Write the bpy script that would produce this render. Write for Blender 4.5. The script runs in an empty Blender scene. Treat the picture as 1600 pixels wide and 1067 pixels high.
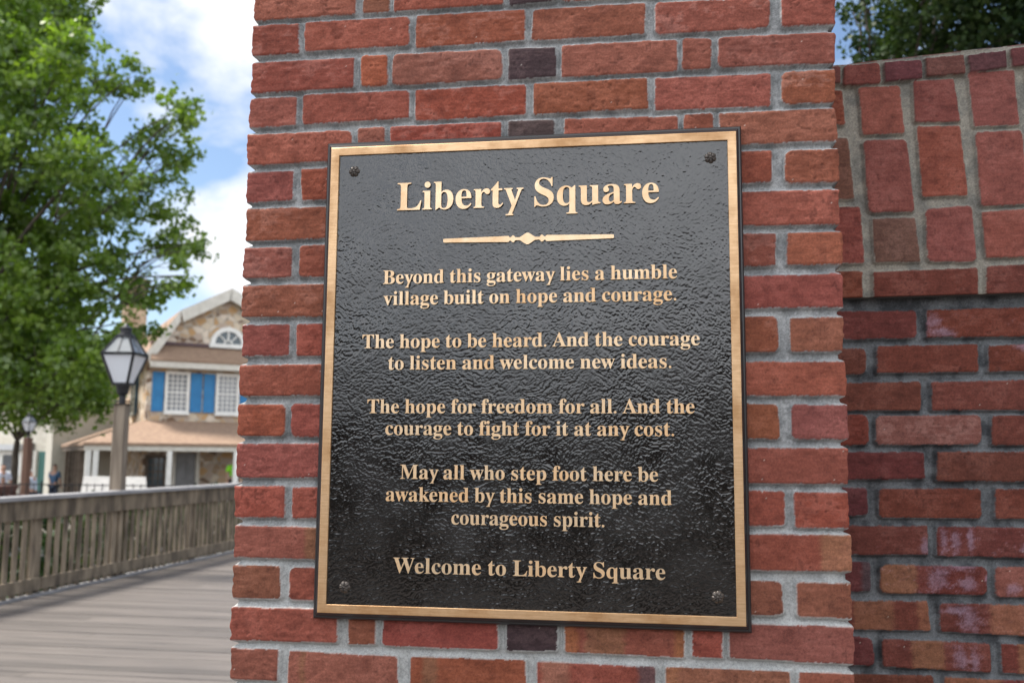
import bpy, bmesh, math, random
import numpy as np
from mathutils import Vector, Matrix, Quaternion

S = bpy.context.scene
COL = S.collection
R = math.radians

# ------------------------------------------------------------------ camera, sky, sun, exposure
cam = bpy.data.cameras.new("camera")
cam.sensor_width = 36.0
cam.lens = 33.75
cam.clip_start = 0.05
cam.clip_end = 3000
cam.dof.use_dof = True
cam.dof.focus_distance = 1.63
cam.dof.aperture_fstop = 5.6
camo = bpy.data.objects.new("camera", cam)
COL.objects.link(camo)
r_, u_, f_ = (0.98901, 0.14765, 0.00757), (0.0102, -0.11918, 0.99282), (-0.1475, 0.98183, 0.11937)
camo.matrix_world = Matrix(((r_[0], u_[0], -f_[0], 0.72849), (r_[1], u_[1], -f_[1], -1.60719), (r_[2], u_[2], -f_[2], 1.52), (0, 0, 0, 1)))
S.camera = camo

SUN_EL, SUN_AZ = R(60), R(-92)      # azimuth from +Y (behind the pier) towards +X
wd = bpy.data.worlds.new("World")
S.world = wd
wd.use_nodes = True
nt = wd.node_tree
nt.nodes.clear()
def N(t, k, **kw):
    n = t.nodes.new(k)
    for a, b in kw.items(): setattr(n, a, b)
    return n
out = N(nt, "ShaderNodeOutputWorld")
sky = N(nt, "ShaderNodeTexSky", sky_type='NISHITA', sun_disc=False)
sky.sun_elevation = SUN_EL
sky.sun_rotation = SUN_AZ
sky.air_density = 1.0
sky.dust_density = 1.0
sky.ozone_density = 2.0
bg = N(nt, "ShaderNodeBackground")
bg.inputs[1].default_value = 0.108
tc = N(nt, "ShaderNodeTexCoord")
mp = N(nt, "ShaderNodeMapping")
mp.inputs['Scale'].default_value = (1.0, 1.0, 1.7)
mp.inputs['Location'].default_value = (4.44, 2.64, 1.61)
nz = N(nt, "ShaderNodeTexNoise")
nz.inputs['Scale'].default_value = 3.4
nz.inputs['Detail'].default_value = 9
nz.inputs['Roughness'].default_value = 0.52
nz.inputs['Distortion'].default_value = 0.25
cr = N(nt, "ShaderNodeValToRGB")
cr.color_ramp.elements[0].position = 0.49
cr.color_ramp.elements[1].position = 0.595
mx = N(nt, "ShaderNodeMixRGB")
# clouds, thicker and brighter over the half of the sky behind the camera
sx = N(nt, "ShaderNodeSeparateXYZ")
bk = N(nt, "ShaderNodeMapRange"); bk.inputs[1].default_value = 0.15; bk.inputs[2].default_value = -0.45; bk.inputs[3].default_value = 0.0; bk.inputs[4].default_value = 1.0
cc = N(nt, "ShaderNodeMixRGB"); cc.inputs[1].default_value = (6.0, 6.15, 6.35, 1); cc.inputs[2].default_value = (12.2, 12.6, 13.2, 1)
ba = N(nt, "ShaderNodeMath", operation='MULTIPLY_ADD'); ba.inputs[1].default_value = 0.12
nt.links.new(tc.outputs['Generated'], sx.inputs[0]); nt.links.new(sx.outputs['Y'], bk.inputs[0]); nt.links.new(bk.outputs[0], cc.inputs[0]); nt.links.new(cc.outputs[0], mx.inputs[2])
nt.links.new(bk.outputs[0], ba.inputs[0]); nt.links.new(nz.outputs['Fac'], ba.inputs[2])
L = nt.links.new
L(tc.outputs['Generated'], mp.inputs[0]); L(mp.outputs[0], nz.inputs['Vector']); L(ba.outputs[0], cr.inputs[0])
L(cr.outputs[0], mx.inputs[0]); L(sky.outputs[0], mx.inputs[1]); L(mx.outputs[0], bg.inputs[0]); L(bg.outputs[0], out.inputs[0])

sun = bpy.data.lights.new("sun", 'SUN')
sun.energy = 4.4
sun.angle = R(12)
sun.color = (1.0, 0.94, 0.85)
suno = bpy.data.objects.new("sun", sun)
COL.objects.link(suno)
sd = Vector((math.cos(SUN_EL) * math.sin(SUN_AZ), math.cos(SUN_EL) * math.cos(SUN_AZ), math.sin(SUN_EL)))
suno.rotation_euler = sd.to_track_quat('Z', 'Y').to_euler()

S.view_settings.view_transform = 'Standard'
S.view_settings.look = 'None'
S.view_settings.gamma = 1.0
S.view_settings.exposure = 0.80
S.view_settings.use_curve_mapping = False

# ------------------------------------------------------------------ helpers
def tag(o, label=None, cat=None, group=None, kind=None):
    if label: o["label"] = label
    if cat: o["category"] = cat
    if group: o["group"] = group
    if kind: o["kind"] = kind
    return o

def empty(name, loc=(0, 0, 0), rz=0.0):
    o = bpy.data.objects.new(name, None)
    o.empty_display_size = 0.2
    COL.objects.link(o)
    o.location = loc
    o.rotation_euler = (0, 0, rz)
    return o

def link_mesh(name, me, parent=None):
    o = bpy.data.objects.new(name, me)
    COL.objects.link(o)
    if parent: o.parent = parent
    return o

class MB:
    """collects simple solids and links them as one mesh object"""
    def __init__(s): s.v, s.f, s.m = [], [], []
    def add(s, v, f, mi=0):
        b = len(s.v); s.v += [tuple(p) for p in v]; s.f += [tuple(i + b for i in q) for q in f]; s.m += [mi] * len(f); return s
    def box(s, x0, x1, y0, y1, z0, z1, mi=0):
        return s.add([(x0, y0, z0), (x1, y0, z0), (x1, y1, z0), (x0, y1, z0), (x0, y0, z1), (x1, y0, z1), (x1, y1, z1), (x0, y1, z1)],
                     [(0, 3, 2, 1), (4, 5, 6, 7), (0, 1, 5, 4), (1, 2, 6, 5), (2, 3, 7, 6), (3, 0, 4, 7)], mi)
    def hexa(s, b, t, mi=0):      # four bottom and four top corners, counter-clockwise from above
        return s.add(list(b) + list(t), [(0, 3, 2, 1), (4, 5, 6, 7), (0, 1, 5, 4), (1, 2, 6, 5), (2, 3, 7, 6), (3, 0, 4, 7)], mi)
    def bar(s, a, b, w, h=None, mi=0, up=(0, 0, 1)):
        a, b = Vector(a), Vector(b); h = h or w
        d = (b - a).normalized(); U = Vector(up)
        if abs(d.dot(U)) > .98: U = Vector((0, 1, 0))
        x = d.cross(U).normalized(); y = x.cross(d)
        c = [x * (i * w / 2) + y * (j * h / 2) for i, j in ((-1, -1), (1, -1), (1, 1), (-1, 1))]
        return s.add([a + k for k in c] + [b + k for k in c], [(0, 1, 2, 3), (7, 6, 5, 4), (0, 4, 5, 1), (1, 5, 6, 2), (2, 6, 7, 3), (3, 7, 4, 0)], mi)
    def tube(s, pts, rad, n=8, mi=0):
        pts = [Vector(p) for p in pts]; rad = rad if hasattr(rad, '__len__') else [rad] * len(pts)
        vs, fs = [], []
        px = None
        for i, p in enumerate(pts):
            d = (pts[min(i + 1, len(pts) - 1)] - pts[max(i - 1, 0)]).normalized()
            if px is None: px = d.orthogonal().normalized()
            px = (px - d * px.dot(d)).normalized(); py = d.cross(px)
            vs += [p + (px * math.cos(2 * math.pi * k / n) + py * math.sin(2 * math.pi * k / n)) * rad[i] for k in range(n)]
        for i in range(len(pts) - 1):
            fs += [(i * n + k, i * n + (k + 1) % n, (i + 1) * n + (k + 1) % n, (i + 1) * n + k) for k in range(n)]
        fs += [tuple(range(n))[::-1], tuple(range((len(pts) - 1) * n, len(pts) * n))]
        return s.add(vs, fs, mi)
    def prism(s, poly, y0, y1, mi=0):      # polygon in x,z swept along y
        n = len(poly)
        return s.add([(x, y0, z) for x, z in poly] + [(x, y1, z) for x, z in poly],
                     [tuple(range(n)), tuple(range(2 * n - 1, n - 1, -1))] + [(i, n + i, n + (i + 1) % n, (i + 1) % n) for i in range(n)], mi)
    def build(s, name, mat, parent=None, smooth=False, bevel=0.0):
        me = bpy.data.meshes.new(name)
        me.from_pydata(s.v, [], s.f)
        for m in (mat if isinstance(mat, (list, tuple)) else [mat]): me.materials.append(m)
        if any(s.m): me.polygons.foreach_set('material_index', s.m)
        if bevel:
            bm = bmesh.new(); bm.from_mesh(me)
            bmesh.ops.recalc_face_normals(bm, faces=bm.faces)
            bmesh.ops.bevel(bm, geom=list(bm.edges), offset=bevel, segments=2, affect='EDGES', profile=0.5)
            bm.to_mesh(me); bm.free()
        else:
            bm = bmesh.new(); bm.from_mesh(me); bmesh.ops.recalc_face_normals(bm, faces=bm.faces); bm.to_mesh(me); bm.free()
        if smooth: me.polygons.foreach_set('use_smooth', [True] * len(me.polygons))
        return link_mesh(name, me, parent)

def mat(name, col=(0.5, 0.5, 0.5), rough=0.7, metal=0.0, spec=0.5):
    m = bpy.data.materials.new(name)
    m.use_nodes = True
    p = m.node_tree.nodes["Principled BSDF"]
    p.inputs['Base Color'].default_value = (*col, 1)
    p.inputs['Roughness'].default_value = rough
    p.inputs['Metallic'].default_value = metal
    p.inputs['Specular IOR Level'].default_value = spec
    return m, m.node_tree, p

def noisy(name, a, b, scale=8, rough=0.7, stretch=(1, 1, 1), bump=0.0, bscale=None, metal=0.0, detail=6, spec=0.5, lo=0.35, hi=0.65, dist=0.0):
    """two colours mixed by noise, with an optional bump"""
    m, t, p = mat(name, a, rough, metal, spec)
    c = N(t, "ShaderNodeTexCoord"); g = N(t, "ShaderNodeMapping"); g.inputs['Scale'].default_value = stretch
    z = N(t, "ShaderNodeTexNoise"); z.inputs['Scale'].default_value = scale; z.inputs['Detail'].default_value = detail
    z.inputs['Distortion'].default_value = dist
    r = N(t, "ShaderNodeValToRGB"); r.color_ramp.elements[0].position = lo; r.color_ramp.elements[1].position = hi
    r.color_ramp.elements[0].color = (*a, 1); r.color_ramp.elements[1].color = (*b, 1)
    k = t.links.new
    k(c.outputs['Object'], g.inputs[0]); k(g.outputs[0], z.inputs['Vector']); k(z.outputs['Fac'], r.inputs[0]); k(r.outputs[0], p.inputs['Base Color'])
    if bump:
        z2 = N(t, "ShaderNodeTexNoise"); z2.inputs['Scale'].default_value = bscale or scale * 4; z2.inputs['Detail'].default_value = 5
        k(g.outputs[0], z2.inputs['Vector'])
        bp = N(t, "ShaderNodeBump"); bp.inputs['Strength'].default_value = bump; bp.inputs['Distance'].default_value = 0.01
        k(z2.outputs['Fac'], bp.inputs['Height']); k(bp.outputs[0], p.inputs['Normal'])
    return m

# value noise on numpy arrays
def vnoise(x, y, seed=0):
    xi = np.floor(x).astype(np.int64); yi = np.floor(y).astype(np.int64)
    fx = x - xi; fy = y - yi
    fx = fx * fx * (3 - 2 * fx); fy = fy * fy * (3 - 2 * fy)
    def h(a, b):
        n = (a * 374761393 + b * 668265263 + seed * 1442695041) & 0xFFFFFFFF
        n = ((n ^ (n >> 13)) * 1274126177) & 0xFFFFFFFF
        return ((n ^ (n >> 16)) & 0xFFFF) / 65535.0
    return (h(xi, yi) * (1 - fx) + h(xi + 1, yi) * fx) * (1 - fy) + (h(xi, yi + 1) * (1 - fx) + h(xi + 1, yi + 1) * fx) * fy - 0.5
def fbm(x, y, seed=0, oct=4):
    r = 0; a = 1.0
    for i in range(oct):
        r = r + a * vnoise(x * 2 ** i, y * 2 ** i, seed + i * 17); a *= 0.5
    return r
def sstep(a, b, x):
    t = np.clip((x - a) / (b - a), 0, 1); return t * t * (3 - 2 * t)
# brick outlines in metres on the plane of each brick face (x or u, z): TL, TR, BR, BL
PIER_ROWS = [
[(-0.0025,2.3899,0.1984,2.3881,0.1989,2.3216,-0.0017,2.3223),(0.2074,2.3881,0.2547,2.3875,0.2562,2.3234,0.2092,2.3237),(0.2682,2.3874,0.4638,2.3797,0.4643,2.3220,0.2691,2.3264),(0.4755,2.3803,0.5660,2.3806,0.5661,2.3215,0.4760,2.3239),(0.5737,2.3801,0.7721,2.3686,0.7714,2.3145,0.5738,2.3223),(0.7832,2.3691,0.8311,2.3670,0.8302,2.3132,0.7825,2.3151),(0.8433,2.3661,1.0363,2.3614,1.0345,2.3035,0.8424,2.3137)],
[(-0.0040,2.3093,0.0848,2.3085,0.0868,2.2522,-0.0012,2.2506),(0.0978,2.3100,0.2936,2.3079,0.2934,2.2556,0.0991,2.2551),(0.3083,2.3092,0.5046,2.3080,0.5044,2.2532,0.3081,2.2504),(0.5218,2.3069,0.7165,2.3071,0.7150,2.2520,0.5183,2.2516),(0.7348,2.3059,0.9278,2.3016,0.9254,2.2506,0.7349,2.2492),(0.9485,2.3007,1.0360,2.2995,1.0339,2.2472,0.9480,2.2507)],
[(0.0005,2.2372,0.1918,2.2362,0.1925,2.1818,-0.0013,2.1793),(0.2071,2.2388,0.2545,2.2381,0.2558,2.1820,0.2081,2.1818),(0.2663,2.2382,0.4638,2.2369,0.4656,2.1828,0.2657,2.1815),(0.4780,2.2361,0.5599,2.2353,0.5605,2.1839,0.4777,2.1803),(0.5731,2.2377,0.7697,2.2367,0.7702,2.1817,0.5714,2.1807),(0.7815,2.2376,0.8282,2.2353,0.8263,2.1826,0.7795,2.1825),(0.8410,2.2366,1.0334,2.2320,1.0313,2.1802,0.8401,2.1836)],
[(-0.0036,2.1679,0.0849,2.1682,0.0854,2.1165,-0.0038,2.1143),(0.0985,2.1710,0.2952,2.1698,0.2976,2.1203,0.1004,2.1167),(0.3090,2.1696,0.5067,2.1696,0.5075,2.1171,0.3109,2.1135),(0.5233,2.1701,0.7185,2.1703,0.7205,2.1174,0.5230,2.1164),(0.7341,2.1687,0.9258,2.1670,0.9249,2.1121,0.7335,2.1129),(0.9452,2.1685,1.0331,2.1683,1.0297,2.1121,0.9445,2.1142)],
[(-0.0043,2.0996,0.1916,2.1002,0.1918,2.0458,-0.0010,2.0434),(0.2049,2.1039,0.2529,2.1036,0.2543,2.0478,0.2065,2.0471),(0.2649,2.1031,0.4637,2.1034,0.4642,2.0486,0.2662,2.0482),(0.4778,2.1041,0.5584,2.1038,0.5586,2.0499,0.4782,2.0493),(0.5766,2.1035,0.7692,2.0992,0.7685,2.0464,0.5766,2.0492),(0.7820,2.1024,0.8290,2.1020,0.8281,2.0465,0.7813,2.0459),(0.8415,2.1014,1.0305,2.1008,1.0334,2.0478,0.8405,2.0472)],
[(-0.0035,2.0295,0.0845,2.0293,0.0834,1.9762,-0.0036,1.9745),(0.1006,2.0317,0.2549,2.0336,0.2563,1.9764,0.1032,1.9755),(0.7358,2.0344,0.9239,2.0330,0.9227,1.9803,0.7353,1.9791),(0.9479,2.0314,1.0337,2.0292,1.0320,1.9764,0.9465,1.9770)],
[(-0.0021,1.9609,0.2151,1.9609,0.2166,1.9051,-0.0012,1.9031),(0.7952,1.9630,1.0292,1.9612,1.0308,1.9034,0.7944,1.9086)],
[(-0.0005,1.8882,0.0875,1.8884,0.0879,1.8355,-0.0007,1.8358),(0.1031,1.8916,0.3170,1.8913,0.3181,1.8365,0.1036,1.8357),(0.7344,1.8948,0.9278,1.8905,0.9256,1.8380,0.7338,1.8392),(0.9472,1.8906,1.0341,1.8906,1.0332,1.8371,0.9458,1.8384)],
[(-0.0012,1.8196,0.2100,1.8214,0.2116,1.7637,-0.0007,1.7653),(0.7931,1.8195,1.0318,1.8206,1.0329,1.7665,0.7923,1.7684)],
[(0.0000,1.7479,0.0878,1.7491,0.0877,1.6957,0.0011,1.6944),(0.1013,1.7495,0.2937,1.7507,0.2949,1.6954,0.1041,1.6950),(0.7477,1.7502,0.9278,1.7517,0.9264,1.6943,0.7471,1.6944),(0.9487,1.7484,1.0323,1.7493,1.0306,1.6949,0.9487,1.6956)],
[(-0.0005,1.6762,0.2023,1.6791,0.2038,1.6254,0.0024,1.6244),(0.7910,1.6760,1.0328,1.6767,1.0330,1.6234,0.7902,1.6230)],
[(-0.0005,1.6072,0.0856,1.6080,0.0861,1.5543,0.0013,1.5531),(0.0977,1.6086,0.2968,1.6099,0.2980,1.5543,0.0989,1.5529),(0.7461,1.6091,0.9237,1.6075,0.9252,1.5537,0.7455,1.5529),(0.9463,1.6061,1.0333,1.6060,1.0329,1.5542,0.9469,1.5532)],
[(-0.0005,1.5380,0.2063,1.5400,0.2079,1.4833,0.0014,1.4816),(0.7889,1.5355,1.0310,1.5379,1.0311,1.4829,0.7881,1.4815)],
[(-0.0002,1.4637,0.0903,1.4659,0.0903,1.4141,0.0016,1.4117),(0.1051,1.4641,0.2942,1.4691,0.2948,1.4159,0.1055,1.4134),(0.7444,1.4650,0.9315,1.4683,0.9296,1.4149,0.7438,1.4117),(0.9474,1.4664,1.0307,1.4689,1.0302,1.4139,0.9476,1.4124)],
[(0.0031,1.3989,0.2075,1.3965,0.2090,1.3443,0.0012,1.3456),(0.7869,1.3981,1.0312,1.4013,1.0310,1.3469,0.7860,1.3424)],
[(0.0013,1.3295,0.0861,1.3310,0.0882,1.2766,0.0021,1.2753),(0.1048,1.3290,0.2719,1.3295,0.2732,1.2781,0.1042,1.2747),(0.7284,1.3238,0.9223,1.3266,0.9252,1.2751,0.7279,1.2713),(0.9472,1.3253,1.0317,1.3270,1.0305,1.2737,0.9466,1.2733)],
[(0.0028,1.2589,0.1911,1.2610,0.1918,1.2074,0.0037,1.2047),(0.2104,1.2609,0.2569,1.2613,0.2583,1.2065,0.2124,1.2058),(0.2718,1.2613,0.4659,1.2615,0.4665,1.2057,0.2720,1.2054),(0.4831,1.2610,0.5647,1.2614,0.5648,1.2076,0.4825,1.2046),(0.5783,1.2613,0.7699,1.2608,0.7692,1.2041,0.5784,1.2065),(0.7835,1.2603,0.8303,1.2604,0.8283,1.2057,0.7827,1.2066),(0.8412,1.2594,1.0314,1.2600,1.0313,1.2028,0.8416,1.2066)],
[(0.0042,1.1928,0.0892,1.1914,0.0886,1.1410,0.0059,1.1397),(0.1083,1.1906,0.2967,1.1876,0.2991,1.1320,0.1073,1.1322),(0.3208,1.1885,0.5122,1.1895,0.5147,1.1340,0.3209,1.1319),(0.5327,1.1892,0.7231,1.1875,0.7229,1.1331,0.5336,1.1328),(0.7397,1.1881,0.9326,1.1880,0.9319,1.1322,0.7391,1.1328),(0.9471,1.1886,1.0308,1.1878,1.0298,1.1325,0.9461,1.1314)]
]
WALL_ROWS = [
[(1.1207,1.8094,1.2715,1.8110,1.2693,1.7585,1.1189,1.7557),(1.2926,1.8122,1.4891,1.8186,1.4860,1.7628,1.2903,1.7598)],
[(1.1183,1.7366,1.1696,1.7356,1.1690,1.6883,1.1166,1.6857),(1.1942,1.7405,1.3870,1.7452,1.3855,1.6929,1.1911,1.6896),(1.4088,1.7424,1.5911,1.7502,1.5878,1.6973,1.4074,1.6930)],
[(1.1161,1.6680,1.2737,1.6707,1.2714,1.6173,1.1143,1.6152),(1.2957,1.6713,1.4949,1.6758,1.4918,1.6198,1.2945,1.6175)],
[(1.1140,1.6047,1.1691,1.6062,1.1698,1.5500,1.1121,1.5473),(1.1856,1.6036,1.3858,1.6072,1.3842,1.5520,1.1841,1.5502),(1.4087,1.6061,1.5824,1.6095,1.5788,1.5518,1.4058,1.5506)],
[(1.1116,1.5334,1.2730,1.5351,1.2738,1.4852,1.1099,1.4815),(1.3000,1.5353,1.4984,1.5363,1.4953,1.4813,1.2976,1.4815)],
[(1.1094,1.4654,1.1621,1.4647,1.1622,1.4156,1.1077,1.4128),(1.1861,1.4638,1.3788,1.4655,1.3772,1.4109,1.1853,1.4113),(1.4071,1.4650,1.5960,1.4662,1.5924,1.4107,1.4055,1.4111)],
[(1.1070,1.3923,1.2744,1.3940,1.2733,1.3420,1.1053,1.3402),(1.2936,1.3930,1.5014,1.3929,1.4982,1.3378,1.2924,1.3400)],
[(1.1048,1.3246,1.1627,1.3242,1.1624,1.2726,1.1030,1.2685),(1.1829,1.3199,1.3827,1.3188,1.3801,1.2674,1.1817,1.2695),(1.3989,1.3190,1.5866,1.3189,1.5830,1.2633,1.3979,1.2643)],
[(1.1025,1.2528,1.2682,1.2522,1.2720,1.2006,1.1008,1.2017),(1.2917,1.2496,1.5153,1.2469,1.5120,1.1918,1.2912,1.1987)],
[(1.1003,1.1861,1.1621,1.1848,1.1654,1.1346,1.0986,1.1365),(1.1823,1.1828,1.3811,1.1768,1.3807,1.1259,1.1815,1.1333),(1.4033,1.1766,1.5773,1.1740,1.5738,1.1184,1.4040,1.1256)],
[(1.0980,1.1178,1.2735,1.1171,1.2725,1.0681,1.0964,1.0675),(1.2956,1.1142,1.5070,1.1076,1.5039,1.0566,1.2945,1.0641)]
]
BAND_ROWS = [
[(1.1021,2.3030,1.1321,2.3041,1.1309,2.2701,1.1011,2.2690),(1.1400,2.3053,1.2095,2.3116,1.2108,2.2688,1.1367,2.2650),(1.2196,2.3123,1.2931,2.3168,1.2937,2.2791,1.2204,2.2728),(1.3014,2.3201,1.3773,2.3263,1.3790,2.2886,1.3029,2.2833),(1.3867,2.3255,1.4608,2.3358,1.4613,2.3006,1.3879,2.2911),(1.4708,2.3383,1.5514,2.3490,1.5517,2.3138,1.4732,2.3023)],
[(1.0911,2.2565,1.1352,2.2550,1.1377,2.1863,1.0890,2.1853),(1.1688,2.2611,1.2486,2.2644,1.2554,2.1684,1.1742,2.1651),(1.2776,2.2742,1.3572,2.2775,1.3649,2.1915,1.2787,2.1894),(1.3874,2.2898,1.4764,2.2955,1.4809,2.1848,1.3939,2.1815),(1.5025,2.2991,1.5913,2.3060,1.5965,2.1991,1.5058,2.1896)],
[(1.0881,2.1580,1.1426,2.1553,1.1514,2.0344,1.0937,2.0321),(1.1744,2.1514,1.2584,2.1536,1.2683,2.0075,1.1802,2.0057),(1.2819,2.1795,1.3645,2.1816,1.3729,2.0401,1.2864,2.0378),(1.3955,2.1666,1.4850,2.1724,1.4907,2.0229,1.3998,2.0182),(1.5085,2.1748,1.5956,2.1843,1.5980,2.0361,1.5152,2.0253)],
[(1.0931,2.0138,1.1618,2.0161,1.1663,1.9050,1.0898,1.9050),(1.1874,1.9918,1.2682,1.9934,1.2750,1.9075,1.1882,1.9062),(1.2911,2.0111,1.3800,2.0183,1.3839,1.9075,1.2912,1.9075),(1.3992,2.0049,1.4900,2.0108,1.4940,1.9171,1.4039,1.9147),(1.5145,2.0144,1.6087,2.0215,1.6116,1.9232,1.5183,1.9183)],
[(1.0892,1.8858,1.1614,1.8858,1.1608,1.8357,1.0875,1.8320),(1.1846,1.8847,1.3848,1.8932,1.3828,1.8397,1.1832,1.8334),(1.4041,1.8956,1.5899,1.9065,1.5862,1.8472,1.4001,1.8397)]
]

# ------------------------------------------------------------------ brickwork: every brick is an outline, raised from recessed, tooled mortar
def brick_material(name):
    m, t, p = mat(name, (0.3, 0.1, 0.07), 0.88, 0, 0.3)
    k = t.links.new
    a = N(t, "ShaderNodeVertexColor"); a.layer_name = "tone"
    c = N(t, "ShaderNodeTexCoord")
    z = N(t, "ShaderNodeTexNoise"); z.inputs['Scale'].default_value = 260; z.inputs['Detail'].default_value = 4
    z2 = N(t, "ShaderNodeTexNoise"); z2.inputs['Scale'].default_value = 900; z2.inputs['Detail'].default_value = 2
    ad = N(t, "ShaderNodeMath", operation='ADD')
    mr = N(t, "ShaderNodeMapRange"); mr.inputs[1].default_value = 0.7; mr.inputs[2].default_value = 1.3; mr.inputs[3].default_value = 0.72; mr.inputs[4].default_value = 1.28
    mu = N(t, "ShaderNodeMixRGB", blend_type='MULTIPLY'); mu.inputs[0].default_value = 1
    k(c.outputs['Object'], z.inputs['Vector']); k(c.outputs['Object'], z2.inputs['Vector'])
    k(z.outputs['Fac'], ad.inputs[0]); k(z2.outputs['Fac'], ad.inputs[1]); k(ad.outputs[0], mr.inputs[0])
    k(a.outputs['Color'], mu.inputs[1]); k(mr.outputs[0], mu.inputs[2]); k(mu.outputs[0], p.inputs['Base Color'])
    bp = N(t, "ShaderNodeBump"); bp.inputs['Strength'].default_value = 0.38; bp.inputs['Distance'].default_value = 0.0014
    k(ad.outputs[0], bp.inputs['Height']); k(bp.outputs[0], p.inputs['Normal'])
    return m
M_BRICK = brick_material("brick_and_mortar")

RED = [(0.255, 0.069, 0.042), (0.262, 0.077, 0.048), (0.244, 0.063, 0.042), (0.272, 0.088, 0.058), (0.250, 0.070, 0.047), (0.262, 0.071, 0.040)]
DARK, ORANGE, BROWN, PALE = (0.062, 0.036, 0.040), (0.330, 0.090, 0.038), (0.200, 0.085, 0.046), (0.360, 0.145, 0.105)
EFFLO = (0.36, 0.27, 0.36)

class Brick:
    def __init__(s, q, col, off=0.0, flash=None, dust=0.0, efflo=None, side=None):
        s.q = np.array(q, float).reshape(4, 2); s.col = col; s.off = off; s.flash = flash; s.dust = dust; s.efflo = efflo

def brick_field(UU, VV, bricks, mortar, seed=1, rough=1.0, depth=0.0085):
    """height above the wall face (mortar is negative) and colour for every grid point"""
    D = np.full(UU.shape, -0.05); hb = np.zeros(UU.shape); C = np.zeros(UU.shape + (3,)); C[:] = 0.3
    wu = UU + (fbm(UU * 70, VV * 70, seed, 3) * 0.0016 + vnoise(UU * 420, VV * 420, seed + 5) * 0.0011) * rough
    wv = VV + (fbm(UU * 60, VV * 70, seed + 40, 3) * 0.0017 + vnoise(UU * 400, VV * 430, seed + 45) * 0.0011) * rough
    n_lo = fbm(UU * 26, VV * 26, seed + 80, 4); n_mid = fbm(UU * 90, VV * 140, seed + 90, 3); n_hi = vnoise(UU * 500, VV * 500, seed + 99)
    streak = fbm(UU * 30, VV * 420, seed + 110, 2)
    rnd = random.Random(seed)
    for b in bricks:
        q = b.q; lo = q.min(0) - 0.014; hi = q.max(0) + 0.014
        idx = np.nonzero((UU >= lo[0]) & (UU <= hi[0]) & (VV >= lo[1]) & (VV <= hi[1]))
        if len(idx[0]) == 0: continue
        x = wu[idx]; y = wv[idx]
        ds = []
        for i in range(4):      # TL, TR, BR, BL is clockwise
            a = q[i]; e = q[(i + 1) % 4] - a; L_ = math.hypot(*e); n = (e[1] / L_, -e[0] / L_)
            ds.append((x - a[0]) * n[0] + (y - a[1]) * n[1])
        dx = np.minimum(ds[1], ds[3]); dy = np.minimum(ds[0], ds[2])
        r = 0.0022 * rough + rnd.random() ** 3 * 0.009
        d = np.where((dx < r) & (dy < r), r - np.hypot(np.clip(r - dx, 0, 9), np.clip(r - dy, 0, 9)), np.minimum(dx, dy))
        up = d > D[idx]
        idx = (idx[0][up], idx[1][up]); d = d[up]
        if len(d) == 0: continue
        D[idx] = d
        cx, cy = q.mean(0); u = UU[idx]; v = VV[idx]
        tl = (rnd.random() - .5) * 0.016; tv = (rnd.random() - .5) * 0.03
        nlo, nm, nh, st = n_lo[idx], n_mid[idx], n_hi[idx], streak[idx]
        pit = sstep(0.30, 0.42, fbm(u * 160 + 7, v * 160, seed + 130, 2)) * sstep(-0.1, 0.25, nlo)
        hb[idx] = b.off + (u - cx) * tl * .5 + (v - cy) * tv * .6 + nlo * 0.0011 + nm * 0.0008 + nh * 0.00035 - pit * 0.0009
        base = np.array(b.col)
        c = np.ones((len(d), 3)) * base
        if b.flash:
            for (u0, u1, fc) in b.flash:
                w = sstep(u0 - .006, u0 + .006, u + nm * .006) * (1 - sstep(u1 - .006, u1 + .006, u + nm * .006)); c = c * (1 - w[:, None]) + np.array(fc) * w[:, None]
        g = 1 + nlo * 0.22 + nm * 0.20 + nh * 0.16 + st * 0.16
        c = c * g[:, None]
        dust = np.clip(sstep(-0.05, 0.45, nlo + nm * .7 + st * .5 + (v - cy) * 4) * (0.10 + b.dust), 0, .75)
        c = c * (1 - dust[:, None]) + (base * 0.75 + np.array((0.14, 0.092, 0.080))) * dust[:, None]
        dk = sstep(0.1, 0.5, fbm(u * 45 + 3, v * 60, seed + 150, 3)) * 0.30
        c = c * (1 - dk[:, None] * np.array((0.75, 0.85, 0.85)))
        c = c * (1 - pit[:, None] * 0.28)
        spk = (vnoise(u * 330, v * 330, seed + 170) > 0.490)[:, None]
        c = np.where(spk, c * 0.4 + np.array((0.30, 0.27, 0.24)), c)
        if b.efflo:
            for (eu, ev, ru, rv) in b.efflo:
                w = np.exp(-((u - eu) / ru) ** 2 - ((v - ev) / rv) ** 2) + nm * .5 + nh * 0.5
                w = sstep(0.2, 1.15, w) * 0.36
                c = c * (1 - w[:, None]) + np.array(EFFLO) * w[:, None]
        C[idx] = c
    mask = sstep(-0.0017, -0.0003, D + n_hi * 0.0010 * rough)
    dm = np.clip(-D - 0.001, 0, 0.02)
    grit = vnoise(UU * 620, VV * 620, seed + 200) * 0.0005 + fbm(UU * 110, VV * 110, seed + 210, 2) * 0.0010
    # hollow, tooled joints: deepest along the middle
    tj = np.clip(dm / 0.0052, 0, 1)
    hm = -0.0010 - depth * (0.25 * tj + 0.75 * sstep(0, 1, tj)) + grit
    hbr = hb - 0.0011 * (1 - sstep(-0.0012, 0.002, D))
    h = hm * (1 - mask) + hbr * mask
    mb, md = np.array(mortar[0]), np.array(mortar[1])
    w = sstep(-0.35, 0.45, fbm(UU * 38, VV * 38, seed + 220, 4) + n_hi * .3)[..., None]
    cm = (mb * (1 - w) + md * w) * (1 + (vnoise(UU * 500, VV * 500, seed + 230)[..., None]) * 0.35)
    C = cm * (1 - mask[..., None]) + C * mask[..., None]
    return h, np.clip(C, 0.003, 0.9), D

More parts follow.
